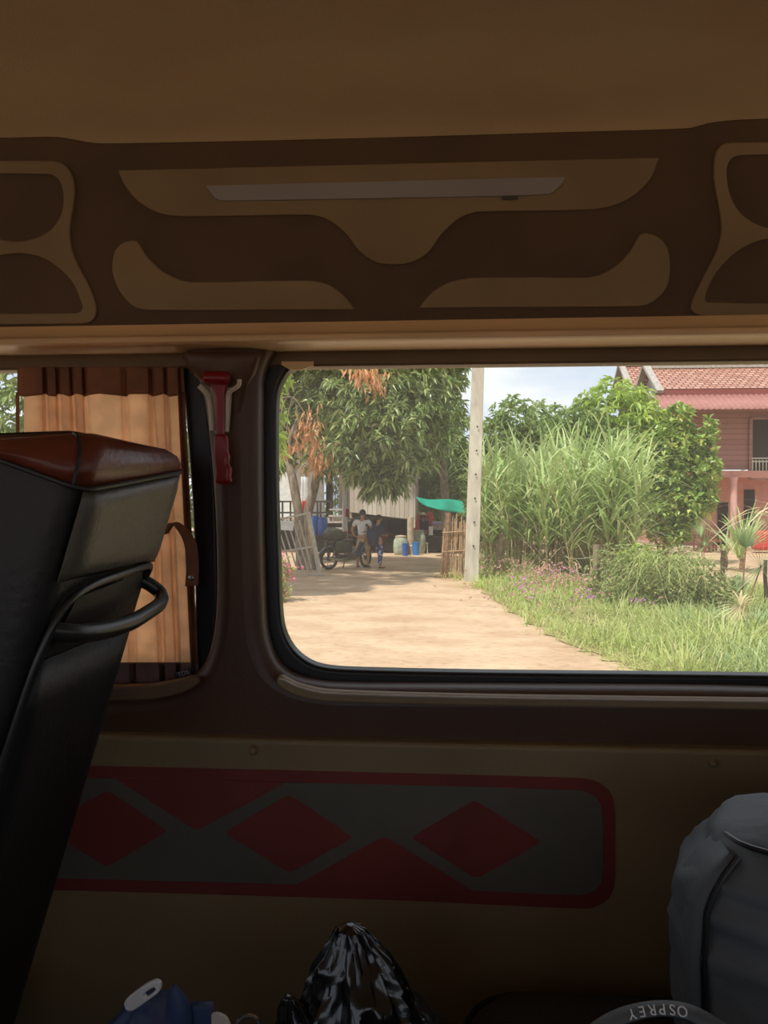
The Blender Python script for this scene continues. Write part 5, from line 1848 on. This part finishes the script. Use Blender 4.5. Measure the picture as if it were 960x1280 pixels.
# green shade net
nY = 25.5
netp = [(520, 622), (535, 621), (552, 627), (566, 626), (577, 627)]
rows = []
for j in range(7):
    v = j / 6
    row = []
    for i in range(13):
        u = i / 12
        px = 520 + 58 * u + 4 * v
        top = 621 + 6 * u + 1.5 * math.sin(u * 6)
        bot = 627 + 17 * u**.6 - 3 * u**4
        py = top + (bot - top) * v
        row.append(P(px, py, nY - .5 * v + .25 * math.sin(u * 9)))
    rows.append(row)
mb = MB()
mb.grid(rows)
nt_ = thing('shade_net', (XA(548, nY), nY, 0), 'turquoise green shade net slung between the house and the bamboo fence', 'net')
mb.build('net_cloth', M['net'], nt_, smooth='all', solid=.005)
for px, py in ((579, 628),):
    MB().tube([(XA(px, nY), nY + .05, 0), (XA(px, nY), nY + .05, ZA(py, nY, px))], .03, 7).build('net_post', M['bamboo'], nt_, smooth=True)

# hand tractor with covered cart
cY = 28.5
ct = thing('farm_cart', (XA(548, cY), cY, 0), 'farm cart with a violet cover and yellow frame behind the bamboo fence', 'cart')
bx3(XA(540, cY), XA(572, cY), cY - .5, cY + .6, ZA(662, cY, 550), ZA(652, cY, 550)).build('load', M['fascia'], ct, bevel=.03)
bx3(XA(541, cY), XA(571, cY), cY - .55, cY + .65, ZA(655.5, cY, 550), ZA(652.5, cY, 550)).build('violet_cover', M['purple'], ct, bevel=.02)
for zz, m_ in ((671, 'yellow'), (680, 'cement'), (685.5, 'cement')):
    bx3(XA(541, cY), XA(572, cY), cY - .55, cY - .45, ZA(zz + 1, cY, 550), ZA(zz - 1, cY, 550)).build('cart_rail', M[m_], ct)
bx3(XA(541, cY), XA(572, cY), cY - .4, cY + .5, ZA(668, cY, 550), ZA(663, cY, 550)).build('cart_bed', M['wood_dk'], ct)
for px in (543, 570):
    MB().box((XA(px, cY), cY - .3, ZA(668, cY, 550) / 2), (.06, .06, ZA(668, cY, 550))).build('cart_leg', M['wood_dk'], ct)
MB().lathe([(.1, -.06), (.27, -.06), (.3, 0), (.27, .06), (.1, .06)], (XA(547, cY), cY - .7, .3), 20, axis='Y').build('wheel', M['rubber2'], ct, smooth=True)
tr_ = thing('hand_tractor', (XA(535, 27.9), 27.9, 0), 'small dark engine tractor beside the cart, below the person in a straw hat', 'tractor')
for px, r_ in ((532, .27), (541, .3)):
    MB().lathe([(.08, -.05), (r_ * .9, -.05), (r_, 0), (r_ * .9, .05), (.08, .05)], (XA(px, 27.9), 27.9 - (px - 532) * .03, r_), 20, axis='Y').build('wheel', M['rubber2'], tr_, smooth=True)
MB().box((XA(536, 27.9), 28.1, .5), (.4, .3, .34)).build('engine_block', M['engine'], tr_, bevel=.03)
MB().tube([(XA(538, 27.9), 28.1, .65), (XA(540, 27.9), 28.2, 1.0), (XA(545, 27.9), 28.25, 1.05)], .02, 7).build('handlebar', M['rubber2'], tr_, smooth=True)
MB().box((XA(538.5, 27.6), 27.6, ZA(663.5, 27.6, 538)), (.15, .02, .32)).build('white_plate', M['white'], tr_)
MB().bar((XA(538.5, 27.6), 27.63, .1), (XA(538.5, 27.6), 27.63, 1.1), .03).build('plate_stand', M['rubber2'], tr_)
# ================================================================== RED HOUSE
def bx4(x0, x1, y0, y1, z0, z1):
    return MB().box(((x0 + x1) / 2, (y0 + y1) / 2, (z0 + z1) / 2), (x1 - x0, y1 - y0, z1 - z0))
HX = 8.45
HF = 30.0                                     # front wall
rh = thing('red_house', (14, 33, 0), 'two-storey red house with tiled twin gable roof beyond the garden', 'house')

def uv_plane(name, pts, m, par, su, sv, thick=.06):
    """quad with real-size uv for tiles; pts: eave-left, eave-right, ridge-right, ridge-left"""
    me = bpy.data.meshes.new(name)
    me.from_pydata([tuple(p) for p in pts], [], [(0, 1, 2, 3)])
    uv = me.uv_layers.new(name='UVMap')
    for i, (a, b) in enumerate(((0, 0), (su, 0), (su, sv), (0, sv))):
        uv.data[i].uv = (a, b)
    me.update()
    o = link_mesh(me, name, m, par)
    md = o.modifiers.new('Solid', 'SOLIDIFY')
    md.thickness = thick
    md.offset = -1
    return o
def roof(x0, x1, yf, yr, yb, ze, zr_, par):
    sl = math.hypot(yr - yf, zr_ - ze)
    uv_plane('tiled_roof_slope', [Vector((x0, yf, ze)), Vector((x1, yf, ze)), Vector((x1, yr, zr_)), Vector((x0, yr, zr_))], M['tiles'], par, x1 - x0, sl)
    uv_plane('tiled_roof_slope', [Vector((x1, yb, ze)), Vector((x0, yb, ze)), Vector((x0, yr, zr_)), Vector((x1, yr, zr_))], M['tiles'], par, x1 - x0, sl)
    MB().bar((x0 - .1, yr, zr_ + .06), (x1, yr, zr_ + .06), .22, .16).build('ridge_cap', M['fascia'], par)
    # bargeboards at the left gable, rising past the ridge
    for ya in (yf - .15, yb + .15):
        MB().bar((x0 - .12, ya, ze - .12), (x0 - .12, yr, zr_ + .12), .12, .26, up=(1, 0, 0)).build('bargeboard', M['fascia'], par)
    MB().bar((x0 - .12, yr, zr_ + .1), (x0 - .35, yr, zr_ + .42), .09, .12).build('gable_finial', M['fascia'], par)
    mb = MB()
    mb.prism([Vector((x0 + .12, yf + .1, ze + .02)), Vector((x0 + .12, yb - .1, ze + .02)), Vector((x0 + .12, yr, zr_ - .1))], (.08, 0, 0))
    mb.build('gable_wall', M['fascia'], par)
ze = ZA(486, 29.7, 850)
zrg = ZA(460, 31.6, 850)
# two parallel roofs
roof(HX, 26, 29.7, 31.6, 33.4, ze, zrg, rh)
roof(HX, 26, 33.5, 35.8, 38.0, ze + .25, ZA(458, 35.8, 770), rh)
# little ridge ornaments
for px in (846, 859):
    x = XA(px, 31.6)
    mb = MB()
    mb.tube(crom3([(x, 31.6, zrg + .1), (x + .05, 31.6, zrg + .3), (x - .06, 31.6, zrg + .42), (x + .1, 31.6, zrg + .55)], 4), [.06] * 4 + [.05] * 4 + [.03] * 4 + [.015], 7)
    mb.build('ridge_ornament', M['yellow'], rh, smooth=True)
x = XA(902, 31.6)
MB().lathe([(.35, 0), (.2, .2), (.04, .45)], (x, 31.9, zrg + .1), 4).build('ridge_ornament', M['fascia'], rh)
# walls
xw = HX + .35
bx4(xw, 25, HF, HF + .15, 3.05, ze).build('upper_wall', M['wall_up'], rh)
bx4(xw, xw + .15, HF, 37.8, 3.05, ze + .2).build('upper_wall', M['wall_up'], rh)
bx4(xw + .1, 25, HF - .25, 37.8, 2.75, 3.0).build('floor_slab', M['wall_lo'], rh)
bx4(xw + .2, 25, HF + 1.2, HF + 1.35, 0, 2.75).build('lower_wall', M['wall_lo'], rh)
bx4(xw + .1, xw + .25, HF + 1.2, 37.7, 0, 2.75).build('lower_wall', M['wall_lo'], rh)
bx4(xw, 25, HF - .6, 38, -.02, .12).build('plinth', M['cement'], rh)
bx4(HX - .1, 25.5, 29.6, 29.72, ze - .32, ze - .04).build('eave_board', M['fascia_red'], rh)
# corrugated awning
ax0 = XA(822, 28.6)
rows = []
for j in range(2):
    row = []
    for i in range(241):
        x = ax0 + (24 - ax0) * i / 240
        y = 29.6 - 1.35 * j
        z = (ZA(494, 29.6, 850) if j == 0 else ZA(512, 28.25, 850)) + .03 * math.sin(i * PI / 1.5)
        row.append(Vector((x, y, z)))
    rows.append(row)
mb = MB()
mb.grid(rows)
mb.build('corrugated_awning', M['awning'], rh, smooth='all', solid=.02)
MB().bar((ax0 - .05, 29.6, ZA(493, 29.6, 850) + .02), (ax0 - .05, 28.25, ZA(512, 28.25, 850)), .08, .22).build('awning_end_board', M['fascia'], rh)
MB().bar((HX - .1, 29.7, ze - .5), (HX - .1, 32.9, ze - .5), .1, .3).build('tie_beam', M['fascia'], rh)
# open balcony bay with railing and shadowed interior
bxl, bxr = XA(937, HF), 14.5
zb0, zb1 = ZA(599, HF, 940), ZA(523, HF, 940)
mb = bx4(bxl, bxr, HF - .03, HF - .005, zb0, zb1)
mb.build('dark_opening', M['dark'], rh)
fr = MB()
for a, b in (((bxl, zb0), (bxl, zb1)), ((bxl, zb1), (bxr, zb1)), ((bxl, zb0), (bxr, zb0))):
    fr.bar((a[0], HF - .04, a[1]), (b[0], HF - .04, b[1]), .12, .1)
fr.build('window_frame', M['wall_up'], rh)
for py in (577, 597, 573):
    MB().bar((bxl + .03, HF - .1, ZA(py, HF, 940)), (bxr, HF - .1, ZA(py, HF, 940)), .045).build('balcony_rail', M['rail'], rh)
for i in range(18):
    x = bxl + .06 + i * .125
    MB().bar((x, HF - .1, ZA(597, HF, 940)), (x, HF - .1, ZA(575, HF, 940)), .03).build('baluster', M['rail'], rh)
# shutter window of the upper wall, mostly behind the fruit tree
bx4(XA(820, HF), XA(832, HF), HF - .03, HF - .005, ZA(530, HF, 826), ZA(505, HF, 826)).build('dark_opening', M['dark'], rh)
# ground-floor doors and columns
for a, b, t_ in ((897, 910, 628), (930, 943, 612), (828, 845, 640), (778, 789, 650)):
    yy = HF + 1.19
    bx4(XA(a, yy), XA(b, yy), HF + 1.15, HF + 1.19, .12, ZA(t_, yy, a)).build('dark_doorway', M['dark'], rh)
for px in (917, 770, 985):
    MB().lathe([(.17, .1), (.17, .25), (.12, .3), (.12, 2.55), (.16, 2.75)], (XA(px, HF - .35), HF - .35, 0), 16).build('porch_column', M['pink'], rh, smooth=True)
bx4(XA(745, HF), XA(775, HF), HF + .9, HF + 1.0, .1, 2.2).build('red_door', M['fascia_red'], rh)
# low white rubble edging in front of the house
mb = MB()
r4 = random.Random(3)
# garden chair on the porch
def chair(px, Y, label, m):
    t = thing('garden_chair', (XA(px, Y), Y, 0), label, 'chair')
    for sx_ in (-1, 1):
        MB().bar((sx_ * .27, -.22, 0), (sx_ * .27, -.22, .62), .05).build('leg', m, t, world=False)
        MB().bar((sx_ * .27, .24, 0), (sx_ * .27, .3, .95), .05).build('leg', m, t, world=False)
        MB().bar((sx_ * .27, -.26, .63), (sx_ * .27, .27, .66), .07, .03).build('armrest', m, t, world=False)
    MB().box((0, 0, .42), (.5, .48, .05)).build('seat', m, t, world=False)
    mb = MB()
    mb.bar((-.27, .29, .92), (.27, .29, .92), .05)
    for k in range(5):
        mb.bar((-.2 + .1 * k, .27, .45), (-.2 + .1 * k, .29, .92), .03)
    mb.build('backrest', m, t, world=False)
    MB().bar((-.25, -.22, .2), (.25, -.22, .2), .04).build('stretcher', m, t, world=False)
    return t
chair(889, 28.6, 'dark wooden armchair on the porch between the fruit tree and the pink column', M['fascia_red'])
chair(880, 28.9, 'dark wooden armchair half hidden by the fruit tree', M['fascia_red'])
o = MB().box((0, 0, .45), (.9, .5, .7)).build('covered_bundle', M['red_pl'], world=False, bevel=.12)
o.location = (XA(957, 28.4), 28.4, 0)
tag(o, 'bright red covered bundle at the right edge before the house', 'bundle')
# low white stones along the yard edge
for i, px in enumerate((776, 785, 796, 806, 815, 826)):
    c = G(px, 697 + (i % 2))
    mb = MB()
    mb.ball((c.x, c.y, .1), (.16, .14, .13), 9, 6)
    rr_ = random.Random(i)
    mb.v = [(x + rr_.uniform(-.015, .015), y + rr_.uniform(-.015, .015), max(0, z + rr_.uniform(-.015, .015))) for x, y, z in mb.v]
    tag(mb.build('edging_stone', M['white'], smooth='all'), 'whitewashed edging stone at the yard edge behind the bush', 'stone', 'whitewashed edging stones')

# ================================================================== MOTORBIKE (local: +x forward)
def motorbike(loc, rz):
    t = thing('motorbike', loc, 'old dark motorbike loaded with sacking, parked in front of the man', 'motorbike', rz=rz)
    def wheel(x, r_, nm, steer=0.0):
        q = Matrix.Rotation(steer, 3, 'Z')
        mb = MB()
        mb.tube([Vector((x, 0, r_)) + q @ Vector(((r_ - .035) * math.cos(a), 0, (r_ - .035) * math.sin(a))) for a in np.linspace(0, 2 * PI, 29)[:-1]], .036, 8, closed=True)
        w_ = mb.build(nm, M['rubber2'], t, world=False, smooth=True)
        mb = MB()
        mb.tube([Vector((x, 0, r_)) + q @ Vector(((r_ - .075) * math.cos(a), 0, (r_ - .075) * math.sin(a))) for a in np.linspace(0, 2 * PI, 29)[:-1]], .012, 6, closed=True)
        for k in range(10):
            a = 2 * PI * k / 10
            mb.bar(Vector((x, 0, r_)), Vector((x, 0, r_)) + q @ Vector(((r_ - .08) * math.cos(a), 0, (r_ - .08) * math.sin(a))), .010)
        mb.lathe([(.05, -.04), (.05, .04)], (x, 0, r_), 12, axis='Y')
        mb.build('rim', M['engine'], w_, world=False, smooth=True)
    wheel(-.62, .29, 'rear_wheel')
    wheel(.62, .29, 'front_wheel', R(22))
    mb = MB()
    mb.tube([(.46, 0, .95), (.5, 0, .8), (.3, 0, .45), (.0, 0, .33), (-.3, 0, .38), (-.5, 0, .68)], .035, 8)
    mb.tube([(-.02, .05, .34), (-.62, .09, .29)], .022, 7)
    mb.tube([(-.02, -.05, .34), (-.62, -.09, .29)], .022, 7)
    mb.build('frame', M['bike_dk'], t, world=False, smooth=True)
    for sy_ in (-1, 1):
        mb = MB()
        mb.tube([(.47, sy_ * .075, .92), (.62, sy_ * .085, .29)], .022, 8)
        mb.build('fork_leg', M['chrome'], t, world=False, smooth=True)
        mb = MB()
        mb.tube([(-.45, sy_ * .12, .62), (-.6, sy_ * .12, .3)], .028, 8)
        mb.build('shock_absorber', M['engine'], t, world=False, smooth=True)
    mb = MB()
    mb.tube(crom3([(.46, -.34, .98), (.44, -.2, 1.02), (.47, 0, .98), (.44, .2, 1.02), (.46, .34, .98)], 4), .014, 7)
    mb.build('handlebar', M['bike_dk'], t, world=False, smooth=True)
    for sy_ in (-1, 1):
        mb = MB()
        mb.tube([(.45, sy_ * .24, 1.0), (.42, sy_ * .3, 1.18)], .007, 5)
        mb.ball((.42, sy_ * .31, 1.2), (.015, .06, .045), 10, 6)
        mb.build('mirror', M['bike_dk'], t, world=False, smooth=True)
    mb = MB()
    mb.ball((.54, 0, .93), (.09, .08, .08), 12, 8)
    mb.build('headlight', M['chrome'], t, world=False, smooth=True)
    mb = MB()
    mb.grid([[Vector((.60 - .05 * abs(y) * 8, y, .86)), Vector((.46, y * 1.1, .62)), Vector((.32, y * 1.7, .40)), Vector((.22, y * 1.7, .34))] for y in (-.12, -.06, 0, .06, .12)])
    mb.build('leg_shield', M['bike_blue'], t, world=False, smooth='all', solid=.012)
    mb = MB()
    mb.grid([[Vector((.62 + .33 * math.cos(a), y, .29 + .33 * math.sin(a))) for a in np.linspace(.35, 2.4, 9)] for y in (-.05, 0, .05)])
    mb.build('front_mudguard', M['bike_blue'], t, world=False, smooth='all', solid=.008)
    mb = MB()
    mb.grid([[Vector((-.62 + .33 * math.cos(a), y, .29 + .33 * math.sin(a))) for a in np.linspace(.6, 3.0, 9)] for y in (-.06, 0, .06)])
    mb.build('rear_mudguard', M['bike_dk'], t, world=False, smooth='all', solid=.008)
    mb = MB()
    mb.box((-.22, 0, .76), (.72, .24, .09), (0, R(-4), 0))
    mb.build('seat', M['bike_dk'], t, world=False, bevel=.04)
    mb = MB()
    mb.prism([Vector((.1, -.1, .7)), Vector((-.5, -.11, .72)), Vector((-.62, -.1, .62)), Vector((-.2, -.1, .46)), Vector((.08, -.1, .44))], (0, .2, 0))
    mb.build('side_cover', M['bike_dk'], t, world=False, bevel=.02)
    mb = MB()
    mb.box((.08, 0, .33), (.3, .2, .2))
    mb.lathe([(.06, 0), (.075, .02), (.075, .16), (.05, .18)], (.12, 0, .34), 12, axis='X')
    mb.build('engine', M['engine'], t, world=False, bevel=.015)
    mb = MB()
    mb.tube([(.1, -.14, .26), (-.15, -.16, .22), (-.3, -.16, .25), (-.75, -.17, .34)], [.018, .02, .045, .04], 10)
    mb.build('exhaust', M['chrome'], t, world=False, smooth=True)
    mb = MB()
    mb.bar((-.5, -.12, .78), (-.78, -.12, .8), .02)
    mb.bar((-.5, .12, .78), (-.78, .12, .8), .02)
    mb.bar((-.78, -.12, .8), (-.78, .12, .8), .02)
    mb.build('rear_rack', M['engine'], t, world=False)
    mb = MB()
    mb.bar((0, .1, .3), (-.02, .2, .01), .022)
    mb.build('side_stand', M['engine'], t, world=False)
    return t
mk = G(436, 712)
MBL = Vector((XA(434, mk.y + .2), mk.y + .3, 0))
MRZ = R(42)
motorbike(MBL, MRZ)
qz = Matrix.Rotation(MRZ, 3, 'Z')
def onbike(x, y, z):
    return MBL + qz @ Vector((x, y, z))
# sacking load hung over the rear seat
c = onbike(-.42, 0, 0)
o = blob([(.80, c.x, c.y, .10, .10), (.83, c.x, c.y, .24, .20), (.92, c.x, c.y, .30, .24), (1.0, c.x - .03, c.y, .27, .22), (1.08, c.x - .05, c.y, .18, .16), (1.15, c.x - .1, c.y, .06, .05)], 40, 26, .035, 6, 12, 2.2, True, (3, 3, 1), .015).build('sacking_load', M['cargo'], smooth='all')
tag(o, 'dark sacking bundle tied over the rear of the motorbike', 'sack')
for sy_, lb_ in ((-1, 'dark pannier sack hanging on the near side of the motorbike'), (1, 'dark pannier sack hanging on the far side of the motorbike')):
    rows = [[onbike(-.40 + rr_ * 1.3 * math.cos(a), sy_ * .26 + rr_ * .6 * math.sin(a), z) for a in np.linspace(0, 2 * PI, 15)[:-1]] for z, rr_ in ((.46, .06), (.49, .13), (.60, .15), (.72, .14), (.80, .08))]
    o = closed_loft(crumple(rows, .07, 23 + sy_)).build('pannier_sack', M['cargo'], smooth='all')
    tag(o, lb_, 'sack')

# ================================================================== PEOPLE
def skin_obj(name, joints, edges, m, parent, sub=2, root=0):
    """joints: list of (Vector, radius or (rx,ry))"""
    me = bpy.data.meshes.new(name)
    me.from_pydata([tuple(j[0]) for j in joints], edges, [])
    me.update()
    me.skin_vertices.new(name='') if hasattr(me.skin_vertices, 'new') and not me.skin_vertices else None
    o = bpy.data.objects.new(name, me)
    COL.objects.link(o)
    md = o.modifiers.new('Skin', 'SKIN')
    md.use_smooth_shade = True
    if not me.skin_vertices:
        with bpy.context.temp_override(object=o, active_object=o, selected_objects=[o]):
            bpy.ops.mesh.customdata_skin_add()
    sv = me.skin_vertices[0].data
    for i, j in enumerate(joints):
        r_ = j[1]
        sv[i].radius = (r_, r_) if not isinstance(r_, tuple) else r_
        sv[i].use_root = (i == root)
    s2 = o.modifiers.new('Sub', 'SUBSURF')
    s2.levels = s2.render_levels = sub
    bpy.context.view_layer.update()
    me2 = bpy.data.meshes.new_from_object(o.evaluated_get(bpy.context.evaluated_depsgraph_get()))
    bpy.data.objects.remove(o)
    me2.name = name
    me2.materials.clear()
    me2.materials.append(m)
    me2.polygons.foreach_set('use_smooth', [True] * len(me2.polygons))
    ob = bpy.data.objects.new(name, me2)
    COL.objects.link(ob)
    ob.parent = parent
    WL[ob] = WL[parent]
    return ob

def person(loc, rz, label, H, top_m, leg_m, pose, long_sleeve=False, shorts=False, hair='short', hat=None, lean=0.0, w=1.0):
    """local: faces +y, x right. pose: dict of joints overrides in units of H"""
    t = thing('person', loc, label, 'person', rz=rz)
    k = H
    V = lambda x, y, z: Vector((x * k, y * k, z * k))
    J = {
        'pel': V(0, 0, .52), 'wst': V(0, lean * .1, .60), 'chs': V(0, lean * .25, .72), 'nck': V(0, lean * .33, .83), 'hd0': V(0, lean * .36 + .005, .865),
        'shR': V(.105 * w, lean * .30, .80), 'elR': V(.15, .03, .64), 'wrR': V(.15, .12, .52), 'haR': V(.15, .15, .49),
        'shL': V(-.105 * w, lean * .30, .80), 'elL': V(-.15, .03, .64), 'wrL': V(-.15, .12, .52), 'haL': V(-.15, .15, .49),
        'hpR': V(.05, 0, .50), 'knR': V(.06, .02, .275), 'anR': V(.06, -.01, .045), 'toR': V(.065, .085, .014),
        'hpL': V(-.05, 0, .50), 'knL': V(-.06, .02, .275), 'anL': V(-.06, -.01, .045), 'toL': V(-.065, .085, .014),
    }
    for a, v in pose.items():
        J[a] = V(*v)
    jo, ed, ix = [], [], {}
    def add(nm, v, r_, link=None):
        ix[nm] = len(jo)
        jo.append((v, r_ * k if not isinstance(r_, tuple) else (r_[0] * k, r_[1] * k)))
        if link is not None:
            ed.append((ix[link], ix[nm]))
    add('pel', J['pel'], (.075, .055))
    add('wst', J['wst'], (.066, .05), 'pel')
    add('chs', J['chs'], (.085, .058), 'wst')
    add('nck', J['nck'], .032, 'chs')
    add('hd0', J['hd0'], .030, 'nck')
    hc = J['hd0'] + V(0, .008, .055)
    add('hd1', hc + V(0, .0, -.018), (.046, .05), 'hd0')
    add('hd2', hc + V(0, -.004, .028), (.045, .052), 'hd1')
    add('hd3', hc + V(0, -.004, .060), (.022, .026), 'hd2')
    for s in 'RL':
        sg_ = 1 if s == 'R' else -1
        add('sh' + s, J['sh' + s], .034, 'chs')
        add('el' + s, J['el' + s], .024, 'sh' + s)
        add('wr' + s, J['wr' + s], .016, 'el' + s)
        fd = (J['ha' + s] - J['wr' + s]).normalized()
        pal = J['wr' + s] + fd * .03 * k
        add('pa' + s, pal, (.022, .012), 'wr' + s)
        side = Vector((1, 0, 0)) if abs(fd.x) < .8 else Vector((0, 1, 0))
        side = (side - fd * side.dot(fd)).normalized()
        curl = Vector((0, 0, -1)) - fd * Vector((0, 0, -1)).dot(fd)
        for q, (off, ln) in enumerate(((-.015, .038), (-.005, .044), (.005, .042), (.015, .034))):
            b_ = pal + fd * .018 * k + side * off * k
            add('f%d%s' % (q, s), b_, .0052, 'pa' + s)
            add('g%d%s' % (q, s), b_ + fd * ln * .55 * k + curl * .006 * k, .0048, 'f%d%s' % (q, s))
            add('t%d%s' % (q, s), b_ + fd * ln * .85 * k + curl * .02 * k, .004, 'g%d%s' % (q, s))
        add('th' + s, pal - side * sg_ * .026 * k + fd * .012 * k, .0058, 'pa' + s)
        add('tt' + s, pal - side * sg_ * .030 * k + fd * .034 * k, .0048, 'th' + s)
        add('hp' + s, J['hp' + s], .056, 'pel')
        add('kn' + s, J['kn' + s], .034, 'hp' + s)
        cm_ = J['kn' + s].lerp(J['an' + s], .3) + V(0, -.008, 0)
        add('cf' + s, cm_, .031, 'kn' + s)
        add('an' + s, J['an' + s], .020, 'cf' + s)
        add('to' + s, J['to' + s], (.024, .013), 'an' + s)
    body = skin_obj('body', jo, ed, M['skin_t'], t)
    # face features
    mb = MB()
    mb.ball(hc + V(0, .056, .0), (.009 * k, .011 * k, .016 * k), 8, 6)
    mb.build('nose', M['skin_t'], body, world=False, smooth=True)
    mb = MB()
    for sg_ in (-1, 1):
        mb.ball(hc + V(.018 * sg_, .046, .012), (.007 * k, .005 * k, .004 * k), 8, 5)
    mb.build('eyes', M['hair'], body, world=False, smooth=True)
    mb = MB()
    mb.ball(hc + V(0, .048, -.03), (.015 * k, .005 * k, .004 * k), 8, 5)
    mb.build('mouth', M['red_cloth'], body, world=False, smooth=True)
    mb = MB()
    for sg_ in (-1, 1):
        mb.ball(hc + V(.047 * sg_, -.004, .0), (.006 * k, .012 * k, .018 * k), 8, 6)
    mb.build('ears', M['skin_t'], body, world=False, smooth=True)
    # hair
    mb = MB()
    rows = []
    for i in range(8):
        th = PI * .66 * i / 7
        row = []
        for q in range(18):
            a = 2 * PI * q / 18
            front = max(0, math.sin(a))
            tt = th * (1 - .48 * front)
            row.append(hc + V(.053 * math.sin(tt) * math.cos(a), -.006 + .062 * math.sin(tt) * math.sin(a), .012 + .064 * math.cos(tt)))
        rows.append(row)
    mb.grid(rows, closed=True)
    mb.build('hair', M['hair'], t, world=False, smooth='all', solid=.012)
    if hair == 'tied':
        mb = MB()
        mb.ball(hc + V(0, -.07, .005), (.028 * k, .026 * k, .03 * k), 12, 8)
        mb.build('hair_bun', M['hair'], t, world=False, smooth='all')
    if hat:
        mb = MB()
        mb.lathe([(.115 * k, 0), (.118 * k, .006 * k), (.06 * k, .018 * k), (.054 * k, .055 * k), (.03 * k, .072 * k), (.004 * k, .074 * k)], hc + V(0, -.002, .025), 22)
        mb.build('straw_hat', M['straw'], t, world=False, smooth='all')
    # shirt
    sj, se = [], []
    def a2(v, r_, l=None):
        sj.append((v, tuple(x * k for x in r_) if isinstance(r_, tuple) else r_ * k))
        if l is not None:
            se.append((l, len(sj) - 1))
        return len(sj) - 1
    p = a2(J['pel'] + V(0, 0, .015), (.086, .068))
    w1_ = a2(J['wst'], (.080, .063), p)
    c1 = a2(J['chs'], (.096, .068), w1_)
    n1_ = a2(J['nck'] - V(0, 0, .018), (.046, .042), c1)
    for s in 'RL':
        s1 = a2(J['sh' + s], .043, c1)
        e_ = J['sh' + s].lerp(J['el' + s], .62)
        s2_ = a2(e_, .036, s1)
        if long_sleeve:
            s3_ = a2(J['el' + s], .032, s2_)
            a2(J['el' + s].lerp(J['wr' + s], .85), .023, s3_)
    skin_obj('shirt', sj, se, top_m, t)
    sj, se = [], []
    p = a2(J['pel'] - V(0, 0, .0), (.084, .066))
    a2(J['pel'] + V(0, 0, .03), (.080, .062), p)
    for s in 'RL':
        h_ = a2(J['hp' + s] - V(0, 0, .02), .064, p)
        kk_ = a2(J['kn' + s], .047 if not shorts else .056, h_)
        if not shorts:
            c_ = a2(J['kn' + s].lerp(J['an' + s], .5), .040, kk_)
            a2(J['an' + s] + V(0, 0, .02), .034, c_)
    skin_obj('shorts' if shorts else 'trousers', sj, se, leg_m, t)
    mb = MB()
    for s in 'RL':
        d_ = (J['to' + s] - J['an' + s])
        d_.z = 0
        d_.normalize()
        c_ = (J['an' + s] + J['to' + s]) * .5
        mb.ball((c_.x, c_.y, .008 * k), (.03 * k, .075 * k, .008 * k), 12, 5)
    mb.build('sandals', M['hair'], t, world=False, smooth=True)
    return t
# man behind the motorbike, back to the camera, hands at the bars
mp_ = onbike(.05, .42, 0)
mY = mp_.y
mp_ = Vector((XA(453, mY), mY, 0))
Hm = (ZA(636.5, mY, 453)) / 1.0
person(mp_, R(-18), 'man in a white t-shirt and khaki shorts standing at the motorbike', Hm, M['tshirt'], M['khaki'],
       {'elR': (.16, .04, .65), 'wrR': (.15, .13, .56), 'haR': (.14, .17, .55), 'elL': (-.20, .0, .64), 'wrL': (-.19, .10, .53), 'haL': (-.18, .15, .52), 'knL': (-.08, .03, .275), 'anL': (-.09, -.01, .045), 'toL': (-.10, .07, .014), 'knR': (.07, .10, .29), 'anR': (.07, .05, .045), 'toR': (.08, .14, .014)},
       shorts=True, w=1.15)
wY = mY - .1
person(Vector((XA(473, wY), wY, 0)), R(-60), 'woman in a navy top and blue floral trousers standing right of the man', ZA(643, wY, 472), M['navy_cloth'], M['floral'],
       {'elR': (.13, .03, .66), 'wrR': (.07, .13, .62), 'haR': (.03, .16, .62), 'elL': (-.13, .03, .66), 'wrL': (-.07, .13, .60), 'haL': (-.03, .16, .60), 'knL': (-.05, .05, .28), 'anL': (-.05, .06, .045), 'toL': (-.05, .14, .014)},
       long_sleeve=True, hair='tied')
# dark bag she carries in front
wl = Vector((XA(466.5, wY - .15), wY - .12, 0))
rows = [[wl + Vector((rx * math.cos(a), ry * math.sin(a), z)) for a in np.linspace(0, 2 * PI, 19)[:-1]] for z, rx, ry in ((.62, .08, .06), (.66, .14, .10), (.85, .16, .12), (1.02, .14, .10), (1.12, .07, .05))]
o = closed_loft(crumple(rows, .04, 31)).build('cloth_bag', M['navy_cloth'], smooth='all')
tag(o, 'dark navy cloth bag held by the woman beside the man', 'bag')
# person in straw hat further back
hp_ = Vector((XA(529, 28.9), 28.9, 0))
person(hp_, R(20), 'person in a pale straw hat and dark top, far back beside the green net', ZA(641, 28.9, 529), M['navy_cloth'], M['khaki'], {}, long_sleeve=True, hat=True)
for px, lb_ in ((517.5, 'red plastic sheet bundle left of the person in the straw hat'), (537, 'orange-red sack right of the person in the straw hat')):
    Y = 28.3 if px < 520 else 29.6
    x = XA(px, Y)
    rows = [[Vector((x + rr_ * math.cos(a), Y + rr_ * .7 * math.sin(a), z)) for a in np.linspace(0, 2 * PI, 15)[:-1]] for z, rr_ in ((0, .14), (.1, .19), (.6, .18), (1.1, .2), (1.35, .16), (1.45, .06))]
    o = closed_loft(crumple(rows, .05, 40)).build('red_bundle', M['red_pl'], smooth='all')
    tag(o, lb_, 'bundle')
# ================================================================== view settings
vs = scene.view_settings
scene.display_settings.display_device = 'sRGB'
vs.view_transform = 'Standard'
vs.look = 'None'
vs.gamma = 1.0
vs.exposure = 0.0
vs.use_curve_mapping = False
